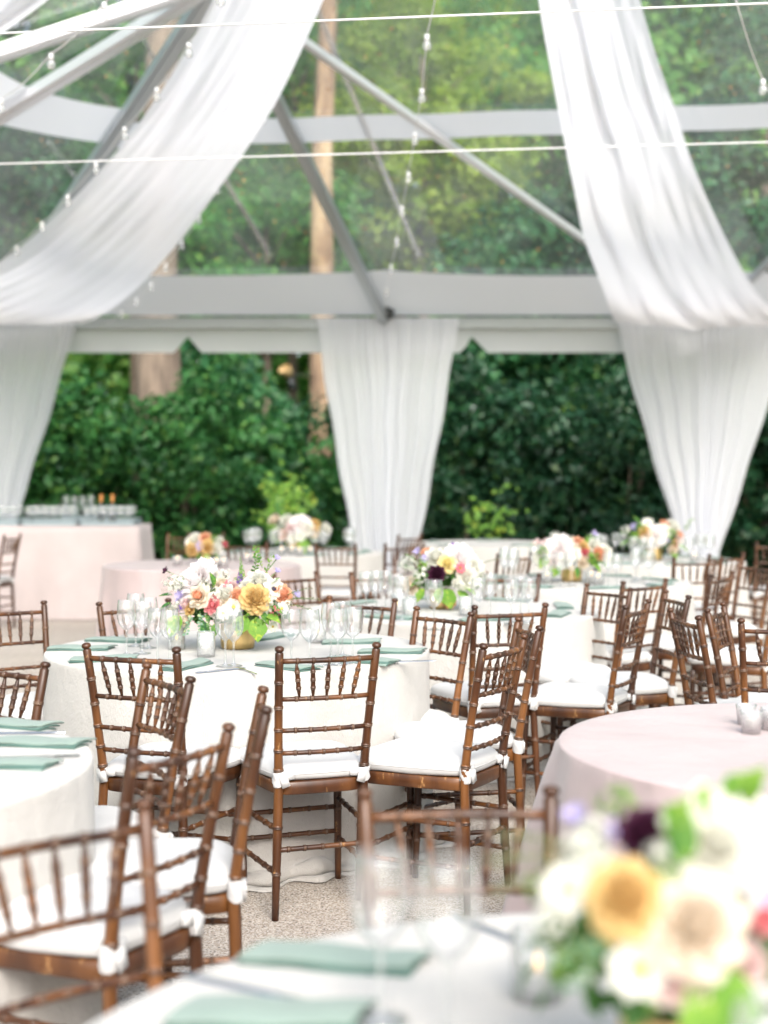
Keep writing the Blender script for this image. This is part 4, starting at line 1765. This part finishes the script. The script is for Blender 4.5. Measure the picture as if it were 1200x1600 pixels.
def peony_mesh(m, seed=0):
    g = random.Random(seed)
    mb = MB()
    for l in range(9):
        k = l / 8
        n_ = 5 + l * 2
        for i in range(n_):
            az = 2 * PI * i / n_ + g.uniform(-.3, .3)
            petal(mb, .05 + .25 * k, .62 + .38 * k + g.uniform(-.14, .12), .34 + .25 * k, .1 + 1.15 * k + g.uniform(-.15, .15), az, .2, -.25, .05, 0, 5, 4, g.uniform(0, 6))
    return mb.mesh('peony', m)


def daisy_mesh(m, eye, n=8, seed=0):
    g = random.Random(seed)
    mb = MB()
    for l in range(2):
        for i in range(n):
            az = 2 * PI * (i + .5 * l) / n + g.uniform(-.06, .06)
            petal(mb, .08, .92 - .1 * l, .60, 1.15 - .25 * l, az, .3, 0, .03, 0, 5, 3, g.uniform(0, 6))
    mb.lathe([(.2, .02), (.2, .14), (.12, .22), (0, .24)], 10, m=1)
    return mb.mesh('anemone', [m, eye])


def sweetpea_mesh(m, seed=0):
    g = random.Random(seed)
    mb = MB()
    for i in range(5):
        petal(mb, .02, .95, .9, .55 + .3 * (i % 2), 2 * PI * i / 5 + g.uniform(-.3, .3), .6, -.2, .12, 0, 5, 4, g.uniform(0, 6))
    return mb.mesh('sweet_pea', m)


def filler_mesh(m, seed=0, n=22):
    """head of many tiny flowers"""
    g = random.Random(seed)
    mb = MB()
    for i in range(n):
        d = Vector((g.gauss(0, 1), g.gauss(0, 1), abs(g.gauss(0, 1)) * .9)).normalized() * g.uniform(.6, 1)
        for j in range(5):
            a = 2 * PI * j / 5 + g.uniform(0, 1)
            M_ = frame(d, d)
            v = [M_ @ Vector(p) for p in ((0, 0, 0), (.16 * math.cos(a - .5), .16 * math.sin(a - .5), .05), (.27 * math.cos(a), .27 * math.sin(a), .02), (.16 * math.cos(a + .5), .16 * math.sin(a + .5), .05))]
            mb.add(v, [(0, 1, 2, 3)])
        mb.tube([(0, 0, -.6), d * .9], [.02, .015], 4, m=1)
    return mb.mesh('small_flower_head', [m, M_stem])


def spire_mesh(m, seed=0):
    """tall spike of florets, 1 unit high, stem below"""
    g = random.Random(seed)
    mb = MB()
    mb.tube([(0, 0, -.6), (.01, 0, .3), (.03, 0, .75), (.09, .0, 1.0)], [.02, .016, .01, .004], 5, m=1)
    for i in range(34):
        k = i / 33
        z = .05 + .93 * k
        a = i * 2.4
        r_ = .12 * (1 - k) + .012
        c = Vector((math.cos(a) * r_ + .09 * k * k, math.sin(a) * r_, z))
        s_ = .085 * (1 - k) ** .8 + .012
        mm_ = 0 if k < .5 else 2
        for j in range(5):
            b = 2 * PI * j / 5
            M_ = frame(c, (math.cos(a), math.sin(a), .3))
            v = [M_ @ Vector(p) for p in ((0, 0, 0), (s_ * .6 * math.cos(b - .5), s_ * .6 * math.sin(b - .5), .02), (s_ * math.cos(b), s_ * math.sin(b), .0), (s_ * .6 * math.cos(b + .5), s_ * .6 * math.sin(b + .5), .02))]
            mb.add(v, [(0, 1, 2, 3)], mm_)
    return mb.mesh('delphinium', [m, M_stem, M_fl_lime])


def leaf_mesh(m, n=6, w=.5, lobes=0.0):
    mb = MB()
    P = []
    for i in range(n + 1):
        u = i / n
        ww = w * math.sin(PI * (u ** .8)) * (1 + lobes * math.sin(u * 14)) * .5 + .004
        x = u
        zc = -.18 * u * u
        P.append([(x, -ww, zc + ww * .3), (x, 0, zc), (x, ww, zc + ww * .3)])
    mb.grid(P)
    return mb.mesh('leaf', m)


def sprig_mesh(m, seed=0, n=13, rnd=.75, lm=.16, wavy=.0):
    g = random.Random(seed)
    mb = MB()
    pts = [(0, 0, 0), (.25, .02, .03), (.5, .0, .03), (.75, -.03, 0), (1, 0, -.08)]
    mb.tube(pts, [.014, .012, .010, .007, .004], 5, m=1)
    for i in range(n):
        k = .12 + .88 * i / (n - 1)
        c = Vector((k, .02 * math.sin(k * 9), .03 - .1 * k * k))
        sgn = 1 if i % 2 else -1
        a = sgn * g.uniform(.7, 1.3)
        L_ = lm * g.uniform(.75, 1.2)
        d = Vector((math.cos(a), math.sin(a), g.uniform(-.4, .5))).normalized()
        w = d.cross(Vector((g.uniform(-.4, .4), 0, 1))).normalized() * L_ * rnd * .5
        v = [c, c + d * L_ * .35 + w, c + d * L_ * .8 + w * .8, c + d * L_, c + d * L_ * .8 - w * .8, c + d * L_ * .35 - w]
        mb.add(v, [(0, 1, 2, 3), (0, 3, 4, 5)])
    return mb.mesh('sprig', [m, M_stem])


def stem_mesh():
    mb = MB()
    mb.tube([(0, 0, 0), (0, 0, -1)], [.5, .5], 5)
    return mb.mesh('stem', M_stem)


FM = {}
for i, c in enumerate(('yellow', 'cream', 'white', 'peach', 'lemon', 'blush')):
    FM['rose', c] = rose_mesh(PM[c], 9 if c in ('yellow', 'cream') else 7, 4, .02, i)
FM['rose', 'peachwhite'] = rose_mesh(PM['cream'], 6, 4, .02, 9, .85, PM['peach'])
for i, c in enumerate(('white', 'peach', 'coral', 'burgundy', 'pink', 'blush', 'cream', 'yellow', 'rosepink')):
    FM['ran', c] = rose_mesh(PM[c], 8, 4, .01, 20 + i, .62, M_fl_lime if c == 'white' and False else None)
    FM['ran', c].name = 'ranunculus'
FM['peony', 'blush'] = peony_mesh(petal_mat('petal_pale_blush', (.90, .80, .79), (.93, .88, .87)), 40)
FM['peony', 'white'] = peony_mesh(PM['white'], 41)
FM['daisy', 'white'] = daisy_mesh(PM['white'], M_eye, 8, 50)
FM['daisy', 'dark'] = daisy_mesh(PM['white'], M_eyed, 7, 51)
FM['daisy', 'pink'] = daisy_mesh(PM['pink'], M_fl_lime, 7, 52)
FM['pea', 'lavender'] = sweetpea_mesh(PM['lavender'], 60)
FM['pea', 'purple'] = sweetpea_mesh(PM['purple'], 61)
FM['pea', 'burgundy'] = sweetpea_mesh(PM['burgundy'], 62)
FM['pea', 'blush'] = sweetpea_mesh(PM['blush'], 63)
FM['fill', 'white'] = filler_mesh(PM['white'], 70)
FM['fill', 'lime'] = filler_mesh(M_fl_lime, 71)
FM['fill', 'pink'] = filler_mesh(PM['pink'], 72, 14)
FM['fill', 'purple'] = filler_mesh(PM['purple'], 73, 18)
FM['spire', 'purple'] = spire_mesh(PM['purple'], 80)
FM['spire', 'lime'] = spire_mesh(M_fl_lime, 81)
LM_ = {'leaf': leaf_mesh(M_fl_leaf, 7, .5), 'lime': leaf_mesh(M_fl_lime, 8, .8, .10), 'dark': leaf_mesh(M_lf_hedge, 6, .5),
       'euc': sprig_mesh(M_fl_euc, 1), 'sprig': sprig_mesh(M_fl_leaf, 2, 17, .55, .14), 'dusty': sprig_mesh(leaf_mat('dusty_leaf', (.09, .12, .06), (.20, .20, .12)), 3, 21, .6, .11),
       'limesprig': sprig_mesh(M_fl_lime, 4, 9, .55, .25)}
NAMES = {'rose': 'rose', 'ran': 'ranunculus', 'peony': 'peony', 'daisy': 'anemone', 'pea': 'sweet_pea', 'fill': 'small_flower_head', 'spire': 'delphinium'}
me_flower_stem = None


def vase_mesh(rad, h):
    mb = MB()
    mb.lathe([(0, .002), (rad * .90, .0), (rad * .97, .008), (rad, .03), (rad, h - .004), (rad * .985, h), (rad * .95, h - .002), (rad * .95, h - .03), (0, h - .035)], 40, rib=.006, nr=20)
    return mb.mesh('vase', M_gold)


ME_VASE = vase_mesh(.072, .115)


def bouquet(label, c, flowers, leaves, fill_r, seed, stems=True, vase_s=1.0, nfill=60, vase_c=None):
    """flowers: (local pos, radius, key); leaves: (local pos, dir, length, kind)"""
    t = thing('flower_arrangement', label, 'flowers', (c[0], c[1], HN), 0, 'low flower arrangements in gold vases')
    v = obj('vase', ME_VASE, t)
    v.scale = (vase_s,) * 3
    g = random.Random(seed)
    neck = Vector((0, 0, .11))
    ctr = Vector((0, 0, .16))
    smb = MB()
    for p, r_, key in flowers:
        p = Vector(p)
        d = (p - ctr)
        d = (d.normalized() + Vector((0, -.75, .22))).normalized()
        r_ *= {'ran': 1.36, 'peony': 1.2, 'rose': 1.12, 'fill': 1.35, 'daisy': 1.22, 'pea': 1.15}.get(key[0], 1)
        if key[0] == 'spire':
            d = Vector((g.uniform(-.1, .1), 0, 1))
        o = obj(NAMES[key[0]], FM[key], t)
        o.matrix_local = frame(p, d, g.uniform(0, 6.28), r_)
        if key[0] != 'spire' or True:
            e = p - d * r_ * .3
            mid = (neck + e) / 2 + Vector((0, 0, .03))
            smb.tube([neck - Vector((0, 0, .05)), mid, e], .0022, 5)
    if smb.v:
        obj('stems', smb.mesh('stems', M_stem), t)
    for p, d, L_, kind in leaves:
        o = obj('leaf' if kind in ('leaf', 'lime', 'dark') else 'leaf_sprig', LM_[kind], t)
        x = Vector(d).normalized()
        up = Vector((g.uniform(-.3, .3), -.4, 1))
        y = up.cross(x).normalized()
        z = x.cross(y)
        M_ = Matrix((x, y, z)).transposed().to_4x4()
        M_.translation = Vector(p)
        o.matrix_local = M_ @ Matrix.Diagonal((L_, L_, L_, 1))
    for q in range(12 if nfill >= 150 else 5):
        a = g.uniform(PI * 1.02, PI * 1.98) if q % 3 else g.uniform(0, PI)
        e_ = g.uniform(.05, 1.1)
        p = Vector((math.cos(a) * math.cos(e_) * fill_r[0] * 1.08, math.sin(a) * math.cos(e_) * fill_r[1] * 1.05, .135 + math.sin(e_) * fill_r[2] * 1.02))
        ky = [('fill', 'white'), ('ran', 'white'), ('fill', 'white'), ('fill', 'lime'), ('ran', 'cream')][q % 5]
        o = obj(NAMES[ky[0]], FM[ky], t)
        o.matrix_local = frame(p, (p - ctr).normalized() + Vector((0, -.3, .3)), g.uniform(0, 6), g.uniform(.024, .032))
    # dense greenery under the blooms
    gg = np.random.default_rng(seed)
    e = gg.normal(size=(nfill, 3))
    e /= np.linalg.norm(e, axis=1)[:, None]
    e[:, 2] = np.abs(e[:, 2]) * 1.0 - .12
    p = e * np.array(fill_r) * gg.uniform(.5, .98, nfill)[:, None] + np.array([0, 0, .135])
    o = obj('foliage', leaves_mesh('foliage', p, e, .055, M_fl_leaf, seed, .6), t)
    o['kind'] = 'stuff'
    return t


def scr(c, items, Rb, squash=.8, zc=.14):
    """turn picture positions into points on the front of a dome of flowers"""
    out_ = []
    for x, y, r_px, key, *dd in items:
        d0 = c[1]
        p = at(x, y, d0)
        dx, dz = p.x - c[0], p.z - HN - zc
        q2 = (dx / Rb[0]) ** 2 + (dz / Rb[2]) ** 2
        off = -Rb[1] * math.sqrt(max(0, 1 - q2)) + (dd[0] if dd else 0)
        d1 = d0 + off
        p = at(x, y, d1)
        out_.append(((p.x - c[0], p.y - c[1], p.z - HN), r_px * d1 / F, key))
    return out_


# central bouquet
c1_ = (T1[0] - .005, T1[1])
fl = scr(c1_, [
    (307, 905, 27, ('peony', 'blush')), (310, 931, 18, ('rose', 'peachwhite'), -.03), (270, 915, 14, ('fill', 'white')), (283, 911, 12, ('fill', 'white')),
    (281, 931, 11, ('pea', 'lavender')), (259, 891, 7, ('pea', 'burgundy'), .05), (332, 945, 12, ('ran', 'rosepink')), (352, 930, 14, ('ran', 'white')),
    (371, 933, 12, ('ran', 'peach')), (399, 935, 21, ('rose', 'yellow'), -.03), (405, 909, 16, ('ran', 'white')), (427, 921, 17, ('daisy', 'dark')),
    (442, 928, 13, ('ran', 'coral')), (349, 958, 11, ('daisy', 'white'), -.02), (365, 949, 13, ('daisy', 'white')), (385, 954, 9, ('fill', 'lime')),
    (440, 951, 10, ('daisy', 'white')), (426, 979, 8, ('daisy', 'white')), (374, 912, 34, ('spire', 'purple')), (379, 905, 36, ('spire', 'lime'), .06),
    (433, 892, 7, ('pea', 'lavender'), .05), (433, 872, 7, ('pea', 'lavender'), .05), (463, 928, 8, ('pea', 'lavender')), (393, 896, 7, ('pea', 'blush'), .03),
    (283, 952, 6, ('fill', 'purple')), (296, 953, 8, ('ran', 'yellow')), (265, 960, 12, ('ran', 'white')), (355, 916, 8, ('fill', 'pink')), (386, 955, 8, ('fill', 'purple'), .02),
    (430, 955, 8, ('fill', 'pink')), (350, 900, 10, ('fill', 'white'), .05), (330, 920, 8, ('fill', 'lime'), .05), (290, 970, 8, ('ran', 'cream')), (420, 940, 9, ('fill', 'white')),
    (405, 970, 8, ('fill', 'lime'), 0), (448, 944, 7, ('fill', 'white')), (330, 905, 12, ('peony', 'white'), .04), (345, 912, 10, ('ran', 'cream'), .02), (352, 942, 9, ('ran', 'cream')), (338, 930, 10, ('fill', 'white')), (362, 918, 10, ('ran', 'blush'), .02), (385, 915, 9, ('ran', 'white')), (290, 945, 9, ('ran', 'blush')), (318, 915, 9, ('fill', 'white'), .02), (415, 948, 9, ('ran', 'white')), (340, 965, 7, ('fill', 'white'))],
    (.28, .17, .17))
lv = []
gq = random.Random(4)
for x, y, dx, dz, L_, kd in ((300, 958, -.3, -1, .09, 'euc'), (312, 955, .1, -1, .10, 'euc'), (322, 958, .3, -1, .09, 'sprig'), (401, 965, .1, -1, .10, 'lime'), (385, 962, -.4, -.8, .09, 'lime'),
                             (282, 962, -.5, -.8, .10, 'lime'), (272, 970, -.2, -1, .07, 'lime'), (318, 970, .2, -1, .08, 'dark'), (270, 930, -1, .1, .06, 'dark'), (268, 942, -1, -.4, .06, 'dark'),
                             (415, 962, 1, -.3, .07, 'lime'), (420, 945, .9, -.4, .07, 'leaf'), (410, 888, -.4, 1, .07, 'limesprig'), (415, 900, .3, 1, .09, 'limesprig'), (398, 900, .1, 1, .13, 'sprig'),
                             (448, 938, 1, .1, .14, 'dusty'), (452, 945, 1, -.2, .12, 'dusty'), (445, 932, 1, .4, .12, 'dusty'), (405, 955, .6, -.6, .07, 'leaf'), (340, 972, -.3, -1, .07, 'leaf'),
                             (365, 968, .4, -1, .06, 'leaf'), (374, 965, .2, -1, .07, 'dark'), (335, 915, -.2, 1, .06, 'leaf'), (420, 915, .7, .7, .06, 'leaf')):
    (p, _, _), = scr(c1_, [(x, y, 1, None)], (.28, .17, .17))
    lv.append((p, (dx, -.25, dz), L_, kd))
bouquet('sharp bouquet with yellow rose and blush peony in gold vase on the central table', c1_, fl, lv, (.24, .15, .15), 1, nfill=240)

# nearest bouquet
c3_ = (T3[0] + .005, T3[1] + .04)
fl = scr(c3_, [
    (1010, 1303, 36, ('ran', 'burgundy')), (975, 1403, 54, ('rose', 'yellow'), -.02), (1087, 1447, 68, ('rose', 'cream'), -.02), (1120, 1318, 66, ('peony', 'white')),
    (995, 1515, 42, ('daisy', 'white')), (885, 1392, 38, ('daisy', 'white')), (865, 1440, 30, ('fill', 'white')), (905, 1330, 32, ('fill', 'white')), (930, 1350, 26, ('daisy', 'white'), .03),
    (1182, 1385, 34, ('pea', 'lavender')), (1196, 1436, 20, ('ran', 'rosepink')), (1062, 1525, 40, ('ran', 'blush')), (1165, 1505, 28, ('ran', 'blush')), (1160, 1400, 22, ('ran', 'white')),
    (900, 1275, 26, ('pea', 'lavender'), .06), (962, 1258, 26, ('fill', 'lime'), .06), (965, 1300, 26, ('pea', 'lavender'), .05), (1040, 1370, 26, ('fill', 'lime')), (1180, 1330, 42, ('daisy', 'white')),
    (1195, 1280, 36, ('peony', 'blush'), .04), (1230, 1390, 50, ('rose', 'blush')), (1240, 1300, 40, ('ran', 'cream')), (1110, 1385, 22, ('pea', 'lavender')), (930, 1300, 24, ('fill', 'white'), .04),
    (845, 1385, 22, ('fill', 'lime')), (1030, 1340, 20, ('fill', 'white'))], (.23, .16, .2))
lv = []
for x, y, dx, dz, L_, kd in ((1110, 1500, .1, -1, .11, 'lime'), (1140, 1530, -.4, -1, .10, 'lime'), (1085, 1290, .2, 1, .05, 'lime'), (1130, 1255, .5, .8, .05, 'lime'), (1165, 1255, .3, .9, .05, 'lime'),
                             (1045, 1320, .2, .8, .06, 'lime'), (900, 1330, -1, .3, .09, 'dusty'), (890, 1345, -1, .1, .09, 'dusty'), (880, 1360, -1, -.2, .08, 'dusty'),
                             (960, 1460, -.6, -.6, .07, 'euc'), (940, 1470, -1, -.3, .06, 'euc'), (1060, 1350, .2, 1, .06, 'leaf'), (1190, 1470, .8, -.4, .09, 'dark'),
                             (1030, 1480, -.1, -.9, .07, 'leaf')):
    (p, _, _), = scr(c3_, [(x, y, 1, None)], (.23, .16, .2))
    lv.append((p, (dx, -.2, dz), L_, kd))
bouquet('blurred nearest bouquet with burgundy bloom, large yellow rose and cream rose', c3_, fl, lv, (.19, .14, .16), 2, nfill=200)

# second table bouquet
c2_ = ((690 - 600) / F * T2[1], T2[1] + .02)
fl = scr(c2_, [
    (652, 862, 9, ('pea', 'lavender'), .03), (665, 873, 9, ('pea', 'lavender')), (680, 870, 14, ('ran', 'white')), (699, 880, 14, ('rose', 'lemon')), (682, 897, 11, ('ran', 'burgundy'), -.04),
    (719, 888, 8, ('daisy', 'pink'), -.03), (722, 872, 20, ('peony', 'blush')), (742, 885, 13, ('peony', 'white')), (730, 903, 14, ('peony', 'white')), (657, 900, 12, ('fill', 'white')), (640, 883, 14, ('fill', 'white')),
    (635, 893, 12, ('peony', 'blush'), .04), (642, 915, 12, ('ran', 'cream')), (708, 852, 6, ('pea', 'purple')), (702, 862, 9, ('fill', 'white')), (666, 862, 8, ('ran', 'peach'), .04),
    (733, 898, 6, ('ran', 'peach')), (702, 941, 9, ('ran', 'coral')), (720, 915, 9, ('fill', 'white')), (690, 868, 9, ('fill', 'white')), (660, 882, 8, ('fill', 'lime')), (750, 900, 10, ('fill', 'white'))], (.24, .15, .16))
lv = []
for x, y, dx, dz, L_, kd in ((650, 890, -.6, .2, .09, 'euc'), (655, 880, -.8, .6, .09, 'sprig'), (665, 920, -.6, -.7, .09, 'lime'), (700, 920, .1, -1, .11, 'lime'), (715, 922, .5, -.6, .10, 'lime'),
                             (660, 905, -.9, -.4, .08, 'leaf'), (740, 900, .9, -.6, .07, 'euc'), (752, 882, 1, .4, .10, 'dusty'), (690, 918, -.2, -1, .09, 'lime'), (725, 915, .8, -.5, .08, 'lime')):
    (p, _, _), = scr(c2_, [(x, y, 1, None)], (.24, .15, .16))
    lv.append((p, (dx, -.2, dz), L_, kd))
bouquet('bouquet on the second table with burgundy bloom and bright green leaves below', c2_, fl, lv, (.2, .14, .14), 3, nfill=160, vase_s=.9)

# table right of centre
c4_ = ((893 - 600) / F * T4[1], T4[1])
fl = scr(c4_, [
    (873, 857, 17, ('peony', 'blush')), (897, 866, 11, ('daisy', 'white')), (903, 848, 9, ('ran', 'peach')), (911, 855, 11, ('rose', 'yellow')), (930, 853, 10, ('ran', 'white')), (936, 865, 9, ('ran', 'coral')),
    (914, 864, 7, ('ran', 'pink')), (929, 834, 7, ('pea', 'lavender')), (840, 848, 8, ('pea', 'blush')), (852, 848, 8, ('pea', 'blush')), (880, 876, 10, ('ran', 'white')), (911, 878, 9, ('ran', 'cream')),
    (862, 880, 9, ('ran', 'blush')), (948, 865, 11, ('peony', 'white')), (888, 847, 9, ('fill', 'white')), (920, 845, 8, ('fill', 'lime')), (897, 858, 9, ('ran', 'cream')), (868, 842, 9, ('fill', 'white')), (930, 890, 6, ('pea', 'lavender')),
    (850, 865, 9, ('fill', 'lime')), (925, 873, 9, ('fill', 'lime')), (845, 872, 10, ('peony', 'white'))], (.27, .16, .17), zc=.13)
lv = []
for x, y, dx, dz, L_, kd in ((858, 872, -.7, -.6, .1, 'lime'), (870, 880, -.3, -1, .1, 'lime'), (925, 880, .7, -.6, .09, 'lime'), (850, 855, -1, .3, .1, 'sprig'), (900, 885, .2, -1, .08, 'leaf'), (935, 878, .8, -.3, .08, 'leaf'), (862, 862, -.7, .2, .08, 'euc')):
    (p, _, _), = scr(c4_, [(x, y, 1, None)], (.27, .16, .17), zc=.13)
    lv.append((p, (dx, -.2, dz), L_, kd))
bouquet('wide bouquet with blush peony and coral bloom, right of centre', c4_, fl, lv, (.23, .14, .15), 4, nfill=200)

# far right table
c5_ = ((1022 - 600) / F * T5[1], T5[1])
fl = scr(c5_, [
    (992, 823, 8, ('pea', 'lavender')), (1012, 818, 9, ('daisy', 'white')), (1008, 832, 9, ('ran', 'yellow')), (1024, 838, 13, ('peony', 'blush')), (1036, 831, 10, ('peony', 'white')), (1039, 818, 6, ('ran', 'coral')),
    (1052, 823, 11, ('ran', 'white')), (1062, 838, 7, ('ran', 'peach')), (1056, 850, 6, ('ran', 'peach')), (1030, 848, 8, ('fill', 'white')), (990, 840, 8, ('fill', 'lime')), (1000, 828, 8, ('fill', 'lime')), (1044, 842, 6, ('pea', 'lavender')),
    (1052, 858, 8, ('ran', 'cream')), (1014, 850, 8, ('fill', 'white')), (978, 830, 7, ('fill', 'white')), (1048, 836, 8, ('fill', 'lime'))], (.25, .16, .18), zc=.15)
lv = []
for x, y, dx, dz, L_, kd in ((990, 835, -1, .2, .12, 'sprig'), (985, 845, -.8, -.2, .1, 'leaf'), (1050, 860, .4, -.9, .1, 'lime'), (1060, 852, .8, -.4, .1, 'lime'), (1070, 830, .5, 1, .12, 'limesprig'), (1010, 858, -.4, -.8, .1, 'leaf'), (1000, 820, -.5, .8, .1, 'leaf')):
    (p, _, _), = scr(c5_, [(x, y, 1, None)], (.25, .16, .18), zc=.15)
    lv.append((p, (dx, -.2, dz), L_, kd))
bouquet('small far bouquet with white blooms before the right curtain', c5_, fl, lv, (.23, .15, .15), 5, nfill=200)

# far left table
c7_ = ((460 - 600) / F * T7[1], T7[1])
fl = scr(c7_, [
    (428, 812, 9, ('ran', 'cream')), (448, 813, 9, ('ran', 'white')), (469, 819, 12, ('peony', 'blush')), (480, 826, 9, ('peony', 'white')), (494, 818, 8, ('rose', 'yellow')), (492, 830, 9, ('rose', 'yellow')),
    (442, 836, 7, ('ran', 'peach')), (455, 826, 8, ('ran', 'blush')), (434, 832, 8, ('fill', 'white')), (456, 842, 8, ('daisy', 'white')), (510, 826, 8, ('ran', 'white')), (468, 838, 8, ('daisy', 'white')), (425, 826, 8, ('fill', 'lime'))], (.26, .16, .18), zc=.15)
lv = []
for x, y, dx, dz, L_, kd in ((430, 800, -.4, 1, .2, 'limesprig'), (445, 800, 0, 1, .26, 'limesprig'), (460, 802, .3, 1, .26, 'limesprig'), (472, 842, .3, -1, .14, 'lime'), (420, 808, -1, .4, .16, 'limesprig'), (485, 840, .6, -.7, .1, 'leaf'), (440, 805, -.2, 1, .2, 'leaf')):
    (p, _, _), = scr(c7_, [(x, y, 1, None)], (.26, .16, .18), zc=.15)
    lv.append((p, (dx, -.2, dz), L_, kd))
bouquet('far bouquet topped by tall lime green branches, left of the middle curtain', c7_, fl, lv, (.22, .15, .15), 6, nfill=160)

# small blush table bouquet
c8_ = ((318 - 600) / F * P2[1], P2[1])
fl = scr(c8_, [
    (299, 859, 10, ('rose', 'yellow')), (325, 855, 11, ('rose', 'yellow')), (303, 843, 9, ('ran', 'white')), (297, 847, 8, ('daisy', 'white')), (321, 841, 8, ('ran', 'peach')), (338, 857, 8, ('ran', 'white')),
    (312, 853, 8, ('pea', 'lavender')), (344, 846, 7, ('ran', 'white')), (351, 850, 4, ('ran', 'pink')), (312, 876, 6, ('pea', 'lavender')), (334, 843, 6, ('fill', 'lime'))], (.17, .12, .14), zc=.1)
lv = []
for x, y, dx, dz, L_, kd in ((312, 864, -.2, -1, .07, 'leaf'), (322, 866, .2, -1, .07, 'lime'), (335, 865, .6, -.6, .07, 'leaf'), (340, 848, .8, .3, .08, 'sprig')):
    (p, _, _), = scr(c8_, [(x, y, 1, None)], (.17, .12, .14), zc=.1)
    lv.append((p, (dx, -.2, dz), L_, kd))
bouquet('small bouquet of two yellow roses among candles on the far blush table', c8_, fl, lv, (.13, .1, .09), 7, nfill=70, vase_s=.65)
